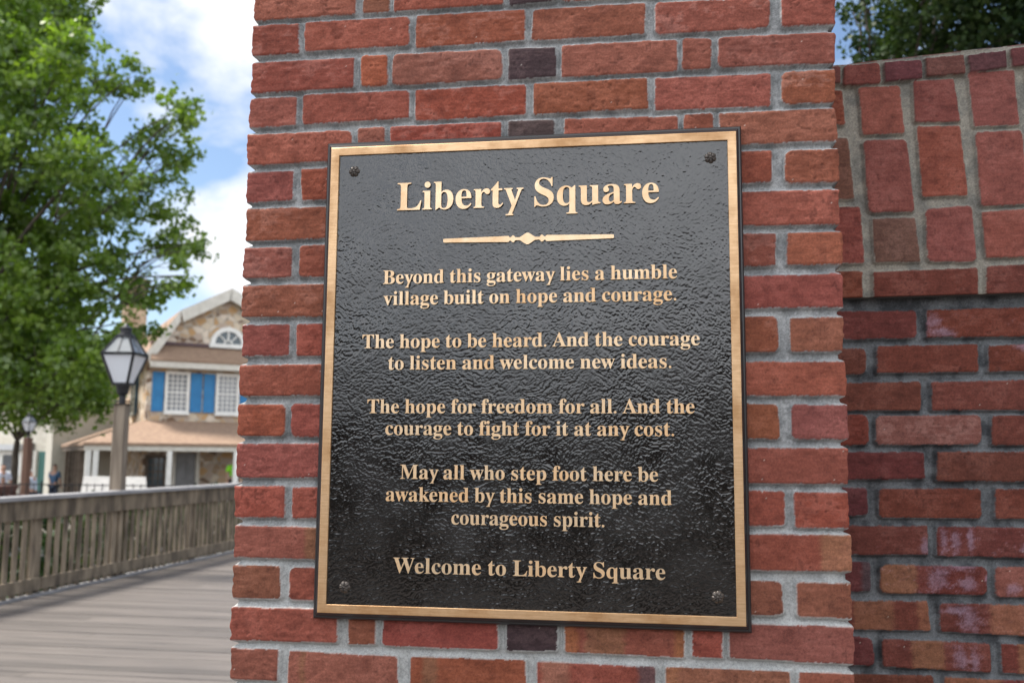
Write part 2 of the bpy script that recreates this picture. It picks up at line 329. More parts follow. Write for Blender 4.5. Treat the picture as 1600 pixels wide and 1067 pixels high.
def grid_mesh(name, P, C, mats, parent=None, skirt=None):
    nv, nu = P.shape[:2]
    vs = P.reshape(-1, 3).astype(np.float32); cs = C.reshape(-1, 3)
    i = np.arange(nv * nu).reshape(nv, nu)
    f = np.stack([i[:-1, :-1], i[:-1, 1:], i[1:, 1:], i[1:, :-1]], -1).reshape(-1, 4)
    me = bpy.data.meshes.new(name)
    me.vertices.add(len(vs)); me.vertices.foreach_set('co', vs.ravel())
    me.loops.add(f.size); me.loops.foreach_set('vertex_index', f.ravel().astype(np.int32))
    me.polygons.add(len(f)); me.polygons.foreach_set('loop_start', np.arange(0, f.size, 4, dtype=np.int32))
    me.polygons.foreach_set('use_smooth', np.ones(len(f), dtype=bool))
    me.update(calc_edges=True)
    a = me.color_attributes.new("tone", 'FLOAT_COLOR', 'POINT')
    a.data.foreach_set('color', np.concatenate([cs, np.ones((len(cs), 1))], 1).astype(np.float32).ravel())
    for m in mats: me.materials.append(m)
    me.validate()
    return link_mesh(name, me, parent)

rb = random.Random(11)
def pick(): return tuple(x * (0.74 + rb.random() * 0.18) for x in rb.choice(RED))
def shift(q, du, dv): return [q[i] + (du if i % 2 == 0 else dv) for i in range(8)]

PIER_H = 3.45
PW = 1.032
rows = {k: [list(b) for b in r] for k, r in enumerate(PIER_ROWS)}
CP = 0.06985
rows[0] = [shift(b, 0, 2 * CP) for b in rows[2]]
for k in range(1, 16): rows[-k] = [shift(b, (rb.random() - .5) * .004, (k + (2 if k % 2 == 0 else 1)) * CP) for b in rows[2 if k % 2 == 0 else 1]]
for k in range(18, 34): rows[k] = [shift(b, (rb.random() - .5) * .004, -(k - (16 if k % 2 == 0 else 17)) * CP) for b in rows[16 if k % 2 == 0 else 17]]
for k in range(5, 16):      # the bricks the plaque hides
    L_, R_ = [b for b in rows[k] if b[0] < 0.4], [b for b in rows[k] if b[2] > 0.6]
    x0 = max(b[2] for b in L_) + .013; x1 = min(b[0] for b in R_) - .013; z0 = L_[0][1]; z1 = L_[0][7]
    n = max(1, round((x1 - x0) / 0.2)); w = (x1 - x0 + .013) / n
    for i in range(n): rows[k].append([x0 + i * w, z0, x0 + (i + 1) * w - .013, z0, x0 + (i + 1) * w - .013, z1, x0 + i * w, z1])
SPECIAL = {(0, 3): DARK, (2, 3): DARK, (4, 3): (0.080, 0.052, 0.050), (16, 3): (0.055, 0.032, 0.036), (2, 1): ORANGE, (0, 1): BROWN, (3, 1): (0.25, 0.066, 0.042),
           (1, 1): (0.29, 0.082, 0.050), (4, 0): (0.29, 0.085, 0.052), (16, 1): (0.215, 0.080, 0.042), (15, 0): BROWN, (17, 0): (0.23, 0.084, 0.055), (5, 0): (0.235, 0.066, 0.055),
           (15, 3): (0.235, 0.095, 0.055), (7, 3): (0.32, 0.105, 0.055), (8, 1): (0.26, 0.068, 0.055), (6, 1): (0.30, 0.090, 0.060), (13, 2): (0.27, 0.070, 0.045),
           (10, 1): (0.31, 0.092, 0.055), (11, 3): (0.225, 0.075, 0.068), (14, 0): (0.25, 0.085, 0.06), (9, 0): (0.235, 0.064, 0.052), (12, 0): (0.25, 0.07, 0.058)}
DUSTY = {(1, 0): .35, (2, 0): .22, (2, 2): .12, (3, 2): .28, (1, 2): .25, (1, 4): .38, (3, 5): .48, (4, 2): .3, (6, 0): .24, (7, 0): .24, (8, 0): .15, (7, 2): .25, (9, 2): .2, (3, 0): .12, (2, 6): .1, (13, 3): .12}
FLASH = {(14, 0): [(0.13, 0.24, BROWN)], (14, 1): [(0.985, 1.05, (0.24, 0.1, 0.055))], (16, 4): [(0.575, 0.598, (0.26, 0.09, 0.04)), (0.612, 0.675, BROWN), (0.755, 0.775, (0.24, 0.09, 0.04))],
         (17, 3): [(0.695, 0.74, (0.11, 0.055, 0.055)), (0.54, 0.585, (0.26, 0.105, 0.07))], (17, 4): [(0.735, 0.76, (0.25, 0.1, 0.05))], (10, 0): [(0.15, 0.23, (0.28, 0.095, 0.06))], (10, 1): [(0.79, 0.86, (0.32, 0.105, 0.055))]}
pier_bricks = []
for k, r in rows.items():
    for j, b in enumerate(r):
        q = list(b)
        xs = [q[0], q[2], q[4], q[6]]
        if min(xs) < 0.02: q[0] -= 0.2; q[6] -= 0.2; corner = 'L'
        elif max(xs) > PW - 0.02: q[2] += 0.2; q[4] += 0.2; corner = 'R'
        else: corner = None
        long_front = (max(xs) - min(xs)) > 0.13
        if corner == 'L': q[0] = q[6] = (-0.09 if long_front else -0.195)
        if corner == 'R': q[2] = q[4] = PW + (0.09 if long_front else 0.195)
        c = SPECIAL.get((k, j)) or pick()
        if (k, j) in SPECIAL: c = tuple(x * .84 * (1 if c[0] < .1 else .72) + (0 if c[0] < .1 else y * .24) for x, y in zip(c, (.27, .068, .048)))
        fl = FLASH.get((k, j))
        if fl is None and k >= 14 and rb.random() < .2 and corner is None: fl = [(xs[0] + .02, xs[0] + .02 + rb.random() * .08, BROWN)]
        pier_bricks.append(Brick(q, c, (rb.random() - .5) * 0.0022, fl, DUSTY.get((k, j), 0.0)))
    zt, zb = r[0][1], r[0][7]
    lf = (max(r[0][0], r[0][2]) - min(r[0][0], r[0][2])) > 0.13
    for side in (-1, 1):      # bricks along both flanks
        s0 = 0.102 if lf else 0.208
        while s0 < 0.66:
            w = 0.196 if lf else rb.choice((0.09, 0.196))
            a, b_ = (-s0 - w, -s0) if side < 0 else (PW + s0, PW + s0 + w)
            pier_bricks.append(Brick((a, zt, b_, zt, b_, zb, a, zb), pick(), (rb.random() - .5) * .003)); s0 += w + 0.012
def axis(parts):
    o = []
    for a, b, st in parts: o.append(np.arange(a, b - 1e-9, st))
    o.append([parts[-1][1]]); return np.concatenate(o)
FINE = 0.0019
Uax = axis([(-0.66, -0.034, 0.006), (-0.034, PW + 0.034, FINE), (PW + 0.034, PW + 0.66, 0.006)])
Vax = axis([(-0.02, 1.085, 0.006), (1.085, 2.44, FINE), (2.44, PIER_H, 0.006)])
UU, VV = np.meshgrid(Uax, Vax)
h, C, D = brick_field(UU, VV, pier_bricks, ((0.335, 0.337, 0.337), (0.205, 0.210, 0.213)), seed=3)
# lighter, fresher mortar low on the pier
lowm = (1 - sstep(1.22, 1.50, VV)) * (D < 0) * 0.45
C = C * (1 - lowm[..., None]) + np.array((0.50, 0.50, 0.48)) * lowm[..., None]
# the corner bricks do not line up exactly: each course moves its flank in or out by what the outline says
offL = np.zeros(len(Vax)); offR = np.zeros(len(Vax))
for k, r in rows.items():
    zt, zb = r[0][1] + .006, r[0][7] - .006
    s = (Vax <= zt) & (Vax >= zb)
    t = np.clip((zt - Vax[s]) / (zt - zb), 0, 1)
    lft = min(r, key=lambda b: b[0]); rgt = max(r, key=lambda b: b[2])
    offL[s] = -(lft[0] * (1 - t) + lft[6] * t); offR[s] = (rgt[2] * (1 - t) + rgt[4] * t) - PW
offL += vnoise(Vax * 150, Vax * 0 + 3, 5) * .0024; offR += vnoise(Vax * 150, Vax * 0 + 9, 6) * .0024
iL = np.argmin(np.abs(Uax + 0.002)); iR = np.argmin(np.abs(Uax - PW - 0.002))
i0 = np.argmin(np.abs(Uax - 0.002)); i1 = np.argmin(np.abs(Uax - PW + 0.002))
X = UU.copy(); Y = -h
dL = (h[:, iL] + offL)[:, None]; dR = (h[:, iR] + offR)[:, None]
left, right = UU < 0, UU > PW
front = ~left & ~right
X = np.where(front, np.minimum(np.maximum(UU, -dL), PW + dR), X)
X = np.where(front & (UU < 0.012), np.minimum(X, np.where(UU < 0.004, -dL + UU * 0.6, X)), X)
X = np.where(left, -(h + offL[:, None]), X); Y = np.where(left, np.maximum(-UU, -h[:, [i0]]), Y)
X = np.where(right, PW + h + offR[:, None], X); Y = np.where(right, np.maximum(UU - PW, -h[:, [i1]]), Y)
pier = grid_mesh("brick_pier", np.stack([X, Y, VV], -1), C, [M_BRICK])
tag(pier, "tall red brick pier with grey mortar joints that carries the dark bronze plaque", "brick pier")

# ------------------------------------------------------------------ the brick wall set back to the right of the pier
WA, WC = -0.11443408, 0.21662177
wn = np.array([math.sin(WA), math.cos(WA), 0]); wu_ = np.array([math.cos(WA), -math.sin(WA), 0]); WO = wn * WC
def wall_pt(u, v, hh): return WO + u[..., None] * wu_ + v[..., None] * np.array([0, 0, 1.0]) - hh[..., None] * wn
wall = empty("brick_wall", tuple(WO + wu_ * 1.8))
tag(wall, "darker red brick wall set back right of the pier, with a slanting band of wide upright bricks on top", "brick wall")
def wall_child(o):
    o.parent = wall; o.matrix_parent_inverse = Matrix.Translation(-wall.location); return o
wr = {k: [list(b) for b in r] for k, r in enumerate(WALL_ROWS)}
for k in list(wr):
    r = wr[k]
    r[0][0] = r[0][6] = r[0][0] - 0.02
    last = max(r, key=lambda b: b[2])
    while last[2] < 2.75:
        w = 0.197; nb = [last[2] + .02, last[3], last[2] + .02 + w, last[3], last[2] + .02 + w, last[5], last[2] + .02, last[5]]
        r.append(nb); last = nb
for k in range(11, 28):
    sft = -(k - (9 if k % 2 else 10)) * 0.0702
    wr[k] = [shift(b, (rb.random() - .5) * .006, sft) for b in wr[9 if k % 2 else 10]]
WSPEC = {(0, 0): (0.24, 0.065, 0.05), (3, 1): (0.33, 0.135, 0.10), (4, 0): (0.20, 0.05, 0.042), (5, 0): (0.17, 0.045, 0.045), (7, 0): (0.17, 0.045, 0.042), (9, 0): (0.19, 0.05, 0.045), (2, 0): (0.235, 0.075, 0.045), (7, 2): (0.36, 0.13, 0.09)}
WFL = {(7, 1): [(1.18, 1.25, BROWN)], (8, 0): [(1.13, 1.205, (0.19, 0.075, 0.042)), (1.25, 1.28, (0.21, 0.08, 0.045))], (8, 1): [(1.385, 1.53, (0.22, 0.085, 0.05))], (9, 1): [(1.235, 1.295, BROWN)], (7, 0): [(1.147, 1.17, (0.075, 0.045, 0.05))], (10, 1): [(1.29, 1.40, (0.20, 0.075, 0.04))]}
WEF = {(6, 1): [(1.304, 1.37, .008, .026), (1.327, 1.365, .010, .028), (1.355, 1.37, .007, .03), (1.455, 1.355, .01, .012)], (6, 0): [(1.27, 1.355, .01, .022)], (7, 1): [(1.29, 1.30, .022, .03), (1.335, 1.32, .03, .012), (1.345, 1.285, .02, .018), (1.384, 1.295, .006, .014)],
       (7, 2): [(1.43, 1.278, .018, .012)], (8, 1): [(1.345, 1.22, .024, .03), (1.32, 1.238, .03, .01)], (9, 1): [(1.325, 1.15, .016, .026), (1.352, 1.145, .01, .03)], (0, 1): [(1.32, 1.768, .03, .012), (1.30, 1.79, .02, .02)], (1, 2): [(1.475, 1.74, .02, .008)]}
wb = []
for k, r in wr.items():
    for j, b in enumerate(r):
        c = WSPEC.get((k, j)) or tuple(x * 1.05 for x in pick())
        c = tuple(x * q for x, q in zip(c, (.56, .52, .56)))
        fl = WFL.get((k, j))
        if fl is None and k > 7 and rb.random() < .25: fl = [(b[0] + .03, b[0] + .03 + rb.random() * .1, BROWN)]
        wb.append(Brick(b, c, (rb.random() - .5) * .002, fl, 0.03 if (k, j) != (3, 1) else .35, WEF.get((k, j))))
Ua = axis([(1.03, 1.66, 0.0021), (1.66, 2.7, 0.006)]); Va = axis([(-0.02, 1.05, 0.006), (1.05, 1.86, 0.0021)])
UU, VV = np.meshgrid(Ua, Va)
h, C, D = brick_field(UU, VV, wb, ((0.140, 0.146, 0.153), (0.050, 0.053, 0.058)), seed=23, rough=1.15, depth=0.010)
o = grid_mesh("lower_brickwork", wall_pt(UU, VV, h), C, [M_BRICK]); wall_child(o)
o["label"] = "running bond brickwork with dark grey mortar and pale violet salt stains"

bw = [[list(b) for b in r] for r in BAND_ROWS]
for i, r in enumerate(bw):      # the band goes on past what the camera sees
    st, dz = ((0.0865, 0.0095), (0.1165, 0.009), (0.1165, 0.004), (0.115, 0.003), (0.21, 0.006))[i]
    for j in range(9): r.append(shift(r[-1], st, dz) if i < 4 else shift(r[-1], st, dz * .4))
BCOL = {(1, 1): (0.30, 0.092, 0.066), (1, 2): (0.235, 0.068, 0.055), (1, 3): (0.27, 0.085, 0.07), (2, 1): (0.25, 0.075, 0.060), (2, 2): (0.285, 0.078, 0.050), (2, 3): (0.28, 0.085, 0.066), (2, 0): (0.175, 0.075, 0.05), (3, 0): (0.255, 0.065, 0.050), (3, 1): (0.175, 0.085, 0.062), (3, 2): (0.27, 0.08, 0.066), (3, 3): (0.285, 0.083, 0.060)}
bb = []
for i, r in enumerate(bw):
    for j, b in enumerate(r):
        c = BCOL.get((i, j)) or pick()
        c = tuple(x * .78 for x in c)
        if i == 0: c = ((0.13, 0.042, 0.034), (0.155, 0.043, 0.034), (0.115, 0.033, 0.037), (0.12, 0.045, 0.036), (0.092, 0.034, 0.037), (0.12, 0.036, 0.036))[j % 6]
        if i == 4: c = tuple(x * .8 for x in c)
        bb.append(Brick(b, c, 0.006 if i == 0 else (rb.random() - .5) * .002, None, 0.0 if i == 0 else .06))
Ua = axis([(1.03, 1.66, 0.0021), (1.66, 2.7, 0.006)])
t = np.linspace(0, 1, 250)
UU, T = np.meshgrid(Ua, t)
bot = 1.8335 + (UU - 1.09) * 0.031; top = 2.3065 + (UU - 1.11) * 0.112 - 0.0 * UU
top = np.where(UU > 1.9, 2.3065 + .79 * .112 + (UU - 1.9) * .10, top)
VV = bot + (top - bot) * T
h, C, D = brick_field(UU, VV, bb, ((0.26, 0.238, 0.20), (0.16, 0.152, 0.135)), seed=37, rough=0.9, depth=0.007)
P = wall_pt(UU, VV, h + 0.02)
# close the band above and below: rows of points that run back into the wall
cap = [wall_pt(UU[:1], VV[:1], np.full((1, UU.shape[1]), hh)) for hh in (-0.03, 0.006)]
topr = [wall_pt(UU[-1:], VV[-1:] - dv, np.full((1, UU.shape[1]), hh) + vnoise(UU[-1:] * 40, UU[-1:] * 0 + hh * 90, 77) * .006) for hh, dv in ((0.012, -0.003), (-0.05, -0.004), (-0.10, -.004), (-0.20, 0.0))]
P = np.concatenate(cap + [P] + topr, 0)
dkm = np.full((1, UU.shape[1], 3), 0.10)
tcol = np.repeat(C[-6:-5], 4, 0)
C = np.concatenate([dkm, dkm, C, tcol], 0)
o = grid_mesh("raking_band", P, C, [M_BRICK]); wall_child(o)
o["label"] = "projecting slanted band of large upright bricks under a row of dark cap bricks"
# the solid wall behind the faces
mb = MB()
pts = [WO + wu_ * u + wn * d for u, d in ((1.0, 0.012), (2.69, 0.012), (2.69, 0.21), (1.0, 0.21))]
mb.hexa([(p[0], p[1], 0) for p in pts], [(p[0], p[1], 2.27 + (.0 if i in (0, 3) else .14)) for i, p in enumerate(pts)])
o = mb.build("core", noisy("wall_core_brick", (0.13, 0.045, 0.035), (0.2, 0.07, 0.05), 20)); wall_child(o)

# ------------------------------------------------------------------ the bronze plaque
def brushed(name, a, b, rough, metal, sx, sz):
    m = noisy(name, a, b, 30, rough, (sx, 1, sz), 0.05, 60, metal, 4, 0.5, 0.3, 0.7)
    return m
M_BRONZE = brushed("brushed_bronze", (0.60, 0.375, 0.20), (0.72, 0.48, 0.28), 0.42, 0.75, 1, 14)
def stained(m, lo):
    t = m.node_tree; p = t.nodes["Principled BSDF"]; k = t.links.new
    c = N(t, "ShaderNodeTexCoord"); z = N(t, "ShaderNodeTexNoise"); z.inputs['Scale'].default_value = 11; z.inputs['Detail'].default_value = 6; z.inputs['Roughness'].default_value = .6
    r = N(t, "ShaderNodeValToRGB"); r.color_ramp.elements[0].position = .34; r.color_ramp.elements[1].position = .56; r.color_ramp.elements[0].color = (lo, lo * .88, lo * .74, 1); r.color_ramp.elements[1].color = (1, 1, 1, 1)
    mu = N(t, "ShaderNodeMixRGB", blend_type='MULTIPLY'); mu.inputs[0].default_value = 1
    src = p.inputs['Base Color'].links[0].from_socket
    k(c.outputs['Object'], z.inputs['Vector']); k(z.outputs['Fac'], r.inputs[0]); k(src, mu.inputs[1]); k(r.outputs[0], mu.inputs[2]); k(mu.outputs[0], p.inputs['Base Color'])
    ro = N(t, "ShaderNodeMapRange"); ro.inputs[1].default_value = .35; ro.inputs[2].default_value = .6; ro.inputs[3].default_value = .55; ro.inputs[4].default_value = .36
    k(z.outputs['Fac'], ro.inputs[0]); k(ro.outputs[0], p.inputs['Roughness'])
    return m
stained(M_BRONZE, .66)
M_LETTER = noisy("polished_bronze", (0.75, 0.53, 0.325), (0.81, 0.60, 0.39), 60, 0.40, (1, 1, 1), 0.0, None, 0.70)
stained(M_LETTER, .93)
M_EDGE, _, _p = mat("dark_patina", (0.014, 0.013, 0.014), 0.33, 0.0, 0.5); _p.inputs["IOR"].default_value = 1.62
def leather():
    m, t, p = mat("wrinkled_black_enamel", (0.0075, 0.0055, 0.0048), 0.13, 0, 0.5)
    p.inputs["IOR"].default_value = 1.8
    k = t.links.new
    c = N(t, "ShaderNodeTexCoord"); z = N(t, "ShaderNodeTexNoise"); z.inputs['Scale'].default_value = 14; z.inputs['Detail'].default_value = 5
    r = N(t, "ShaderNodeMapRange"); r.inputs[1].default_value = .35; r.inputs[2].default_value = .7; r.inputs[3].default_value = .14; r.inputs[4].default_value = .27
    k(c.outputs['Object'], z.inputs['Vector']); k(z.outputs['Fac'], r.inputs[0]); k(r.outputs[0], p.inputs['Roughness'])
    return m
M_FIELD = leather()
PC = (0.513, 0.0, 1.661)
plaque = empty("plaque", PC)
tag(plaque, "dark bronze plaque with gold border and raised gold lettering mounted on the brick pier", "plaque")
def rel(p): return (p[0] - PC[0], p[1] - PC[1], p[2] - PC[2])
def ring(mb, rects, closed=False):
    """rects: list of (x0,x1,z0,z1,y) joined one to the next"""
    v = []
    for x0, x1, z0, z1, y in rects: v += [rel((x0, y, z0)), rel((x1, y, z0)), rel((x1, y, z1)), rel((x0, y, z1))]
    f = []
    n = len(rects)
    for i in range(n if closed else n - 1):
        for k in range(4):
            a, b = i * 4, ((i + 1) % n) * 4
            f.append((a + k, a + (k + 1) % 4, b + (k + 1) % 4, b + k))
    return mb.add(v, f)
mb = MB()
ring(mb, [(.153, .8745, 1.248, 2.0735, 0.004), (.153, .8745, 1.248, 2.0735, -0.011), (.1555, .872, 1.2505, 2.071, -0.0145), (.1575, .870, 1.2525, 2.069, -0.0145), (.1645, .8655, 1.2590, 2.0612, -0.0225), (.185, .845, 1.28, 2.04, -0.0225), (.185, .845, 1.28, 2.04, 0.004)], True)
mb.build("backplate", M_EDGE, plaque)
mb = MB()
ring(mb, [(.1652, .8650, 1.2598, 2.0602, -0.0205), (.1652, .8650, 1.2598, 2.0602, -0.0262), (.1662, .8640, 1.2608, 2.0592, -0.0268), (.1795, .8512, 1.2733, 2.0462, -0.0268), (.1800, .8507, 1.2738, 2.0457, -0.0262), (.1800, .8507, 1.2738, 2.0457, -0.0205)], True)
mb.build("border", M_BRONZE, plaque)
fx = np.arange(.1785, .8521, .00118); fz = np.arange(1.272, 2.0471, .00118)
FX, FZ = np.meshgrid(fx, fz)
def wrinkle(ang, sd):
    ca, sa = math.cos(ang), math.sin(ang)
    wx = FX + fbm(FX * 28, FZ * 28, sd, 3) * .016; wz = FZ + fbm(FX * 28, FZ * 28, sd + 9, 3) * .016
    a_, b_ = wx * ca + wz * sa, -wx * sa + wz * ca
    n1 = np.abs(fbm(a_ * 130, b_ * 265, sd + 20, 2)); n2 = np.abs(fbm(a_ * 220 + 5, b_ * 330, sd + 30, 2))
    return sstep(0, .20, n1) * .62 + sstep(0, .18, n2) * .38
s1 = sstep(-.18, .18, fbm(FX * 5.5, FZ * 5.5, 301, 3)); s2 = sstep(-.1, .25, fbm(FX * 4.5 + 7, FZ * 4.5, 311, 3))
fh = wrinkle(R(38), 321) * s1 + wrinkle(R(-42), 351) * (1 - s1)
fh = fh * (1 - s2 * .8) + wrinkle(R(4), 381) * s2 * .8
fh = fh * 0.00064 + fbm(FX * 40, FZ * 40, 401, 2) * .00016
FP = np.stack([FX - PC[0], -.0228 - fh, FZ - PC[2]], -1)
fo = grid_mesh("field_panel", FP, np.full(FP.shape, .01), [M_FIELD], plaque)

def serif_bold(ch):
    if 'A' <= ch <= 'Z': return chr(0x1D400 + ord(ch) - 65)
    if 'a' <= ch <= 'z': return chr(0x1D41A + ord(ch) - 97)
    return ch
Y_GLYPH = [(.012, .461), (.225, .461), (.225, .434), (.190, .424), (.283, .165), (.362, .424), (.322, .434), (.322, .461), (.488, .461), (.488, .434), (.446, .424), (.214, -.168), (.244, -.178), (.244, -.205), (.055, -.205), (.055, -.178), (.118, -.168), (.203, .030), (.054, .424), (.012, .434)]
GL = {}
def text_mesh(s, custom=None):
    c = bpy.data.curves.new("t", 'CURVE' if custom else 'FONT')
    if custom:
        c.dimensions = '2D'; c.fill_mode = 'BOTH'
        sp = c.splines.new('POLY'); sp.points.add(len(custom) - 1); sp.use_cyclic_u = True
        for p, q in zip(sp.points, custom): p.co = (*q, 0, 1)
    else:
        c.body = s
    c.resolution_u = 5
    c.extrude = 0.03; c.offset = 0.0
    o = bpy.data.objects.new("t", c); COL.objects.link(o)
    bpy.context.view_layer.update()
    me = bpy.data.meshes.new_from_object(o.evaluated_get(bpy.context.evaluated_depsgraph_get()))
    n = len(me.vertices); co = np.zeros(n * 3); me.vertices.foreach_get('co', co)
    fs = [tuple(p.vertices) for p in me.polygons]
    bpy.data.objects.remove(o); bpy.data.curves.remove(c); bpy.data.meshes.remove(me)
    return co.reshape(-1, 3), fs
def ext(s):
    co, _ = text_mesh(s); return co[:, 0].min(), co[:, 0].max()
HH = ext(serif_bold("H") * 2); HW = HH[1]
def glyph(ch):
    if ch not in GL:
        b = serif_bold(ch)
        a = ext(serif_bold("H") + b + serif_bold("H"))
        adv = a[1] - HW
        GL[ch] = (adv, *text_mesh(b, Y_GLYPH if ch == 'y' else None))
    return GL[ch]
def lettering(s, x0, x1, zb, scale):
    """one raised line of text between x0 and x1 with its baseline at zb"""
    pen = 0; V, F = [], []; gaps = []
    for ch in s:
        if ch == ' ':
            pen += 0.245; continue
        adv, co, fs = glyph(ch)
        b = sum(len(v) for v in V)
        V.append(co + np.array([pen, 0, 0])); F += [tuple(i + b for i in f) for f in fs]; pen += adv
    V = np.concatenate(V)
    xa, xb = V[:, 0].min(), V[:, 0].max(); kx = (x1 - x0) / (xb - xa)
    P = np.stack([x0 + (V[:, 0] - xa) * kx, np.where(V[:, 2] > 0, -0.0272, -0.0222), zb + V[:, 1] * scale], 1) - np.array(PC)
    me = bpy.data.meshes.new("lettering")
    me.from_pydata(P.tolist(), [], F)
    me.materials.append(M_LETTER); me.materials.append(M_EDGE)
    mi = [0 if all(V[i, 2] > 0 for i in f) else 1 for f in F]
    me.polygons.foreach_set('material_index', mi)
    bm = bmesh.new(); bm.from_mesh(me); bmesh.ops.remove_doubles(bm, verts=bm.verts, dist=1e-6); bmesh.ops.recalc_face_normals(bm, faces=bm.faces); bm.to_mesh(me); bm.free()
    return link_mesh("lettering", me, plaque)
lettering("Liberty Square", .2875, .7372, 1.9431, 0.0715)["label"] = "large heading in raised gold serif letters"
for s, a, b, z in (("Beyond this gateway lies a humble", .2656, .7652, 1.8141), ("village built on hope and courage.", .267, .7635, 1.7773), ("The hope to be heard. And the courage", .2315, .8002, 1.7030), ("to listen and welcome new ideas.", .2781, .7542, 1.6660),
                   ("The hope for freedom for all. And the", .2432, .7904, 1.5922), ("courage to fight for it at any cost.", .2757, .7572, 1.5557), ("May all who step foot here be", .3031, .7310, 1.4826), ("awakened by this same hope and", .2791, .7525, 1.4456), ("courageous spirit.", .3918, .6442, 1.4089)):
    lettering(s, a, b, z, 0.0345)
lettering("Welcome to Liberty Square", .2945, .7407, 1.3283, 0.0365)
# the turned divider under the heading
prof = [(0, .0026), (.002, .0033), (.10, .0050), (.112, .0054), (.1135, .0052), (.1155, .0027), (.1175, .0032), (.1200, .0056), (.1225, .0060), (.1245, .0030), (.1265, .0024), (.1320, .0026), (.1345, .0035), (.1400, .0075), (.1445, .0100)]
half = [(x - .1459 + .5162, h) for x, h in prof]
full = half + [(2 * .5162 - x, h) for x, h in half[::-1]]
poly = [(x, 1.8874 + h) for x, h in full] + [(x, 1.8874 - h) for x, h in full[::-1]]
n = len(poly)
v = [rel((x, -.0270, z)) for x, z in poly] + [rel((x, -.0222, z)) for x, z in poly]
m2 = len(full)
f = [(i, i + 1, n - 2 - i, n - 1 - i) for i in range(m2 - 1)]
mb = MB(); mb.add(v, f); mb.add(v, [(i, n + i, n + (i + 1) % n, (i + 1) % n) for i in range(n)], 1)
mb.build("divider", [M_LETTER, M_EDGE], plaque)
# four flower-headed screws
M_ROS = noisy("dark_rosette_bronze", (0.030, 0.026, 0.024), (0.085, 0.066, 0.054), 300, 0.36, metal=0.25)
def rosette():
    nr, na = 9, 48; V, F = [], []
    for i in range(nr + 1):
        q = i / nr
        for k in range(na):
            a = 2 * math.pi * k / na; pet = abs(math.cos(3 * a)); pe2 = abs(math.cos(6 * a))
            r = q * 0.0104 * (0.88 + 0.12 * pet ** .5)
            hgt = 0.0066 * (1 - q ** 4) * (0.25 + 0.75 * pet ** .8 * (1 - .45 * pe2)) if q > .28 else 0.0030 + 0.0022 * math.cos(q / .28 * 1.5)
            if i == nr: hgt = 0
            V.append((r * math.cos(a), -hgt, r * math.sin(a)))
    for i in range(nr):
        for k in range(na): F.append((i * na + k, i * na + (k + 1) % na, (i + 1) * na + (k + 1) % na, (i + 1) * na + k))
    mb = MB(); mb.add(V, F); return mb
ro = rosette().build("rosette_screw", M_ROS, plaque, True)
for i, (x, z) in enumerate(((.2076, 2.0165), (.8226, 2.0172), (.8222, 1.3030), (.2105, 1.3022))):
    o = ro if i == 0 else ro.copy()
    if i: COL.objects.link(o)
    o.location = rel((x, -.0228, z)); o.rotation_euler = (0, i * .4, 0)

# ------------------------------------------------------------------ boardwalk, ground, railing
WOOD_DECK = noisy("weathered_deck_boards", (0.074, 0.064, 0.058), (0.140, 0.120, 0.106), 3.0, 0.62, (0.45, 7, 1), 0.35, 30, lo=0.3, hi=0.72, dist=0.6)
def board_tint(m, amt=0.35):
    """each loose board of a mesh gets its own tone"""
    t = m.node_tree; p = t.nodes["Principled BSDF"]; k = t.links.new
    g = N(t, "ShaderNodeNewGeometry"); mr = N(t, "ShaderNodeMapRange"); mr.inputs[3].default_value = 1 - amt; mr.inputs[4].default_value = 1 + amt
    mu = N(t, "ShaderNodeMixRGB", blend_type='MULTIPLY'); mu.inputs[0].default_value = 1
    src = p.inputs['Base Color'].links[0].from_socket
    k(g.outputs['Random Per Island'], mr.inputs[0]); k(src, mu.inputs[1]); k(mr.outputs[0], mu.inputs[2]); k(mu.outputs[0], p.inputs['Base Color'])
    return m
board_tint(WOOD_DECK, 0.24)
WOOD_RAIL = board_tint(noisy("weathered_grey_brown_timber", (0.075, 0.055, 0.038), (0.285, 0.222, 0.155), 5, 0.8, (3, 1.6, 0.5), 0.4, 40, lo=.32, hi=.68), 0.38)
WOOD_CAP = noisy("sun_bleached_grey_timber", (0.20, 0.197, 0.205), (0.33, 0.32, 0.325), 4, 0.7, (3, 0.4, 1), 0.2, 40)
DECK_X0 = -5.955
mb = MB(); rd = random.Random(4)
y = -9.0
while y < 19:
    w = 0.138
    dz = (rd.random() - .5) * .004
    xs = [DECK_X0 + .125] + ([-2.6 + rd.random() * 4 - 2] if rd.random() < .6 else []) + [8.0]
    for a, b in zip(xs[:-1], xs[1:]): mb.box(a + .002, b - .002, y, y + w, -0.04 + dz, dz)
    y += w + 0.007
o = mb.build("boardwalk", WOOD_DECK); tag(o, kind="structure")
mb = MB(); mb.box(DECK_X0 - .05, DECK_X0 + .12, -9, 19, -0.05, 0.012)
o = mb.build("boardwalk_edge", noisy("pale_edge_board", (0.17, 0.166, 0.175), (0.26, 0.255, 0.26), 5, 0.7, (2, .4, 1))); tag(o, kind="structure")
mb = MB(); mb.box(DECK_X0, 8, -9, 19, -0.30, -0.05)
o = mb.build("boardwalk_base", mat("deck_joists", (0.03, 0.026, 0.022), .9)[0]); tag(o, kind="structure")
mb = MB(); mb.add([(-400, -300, -.62), (400, -300, -.62), (400, 600, -.62), (-400, 600, -.62)], [(0, 1, 2, 3)])
o = mb.build("ground", noisy("trodden_earth_and_paving", (0.085, 0.075, 0.06), (0.16, 0.14, 0.12), 0.6, 0.9)); tag(o, kind="structure")

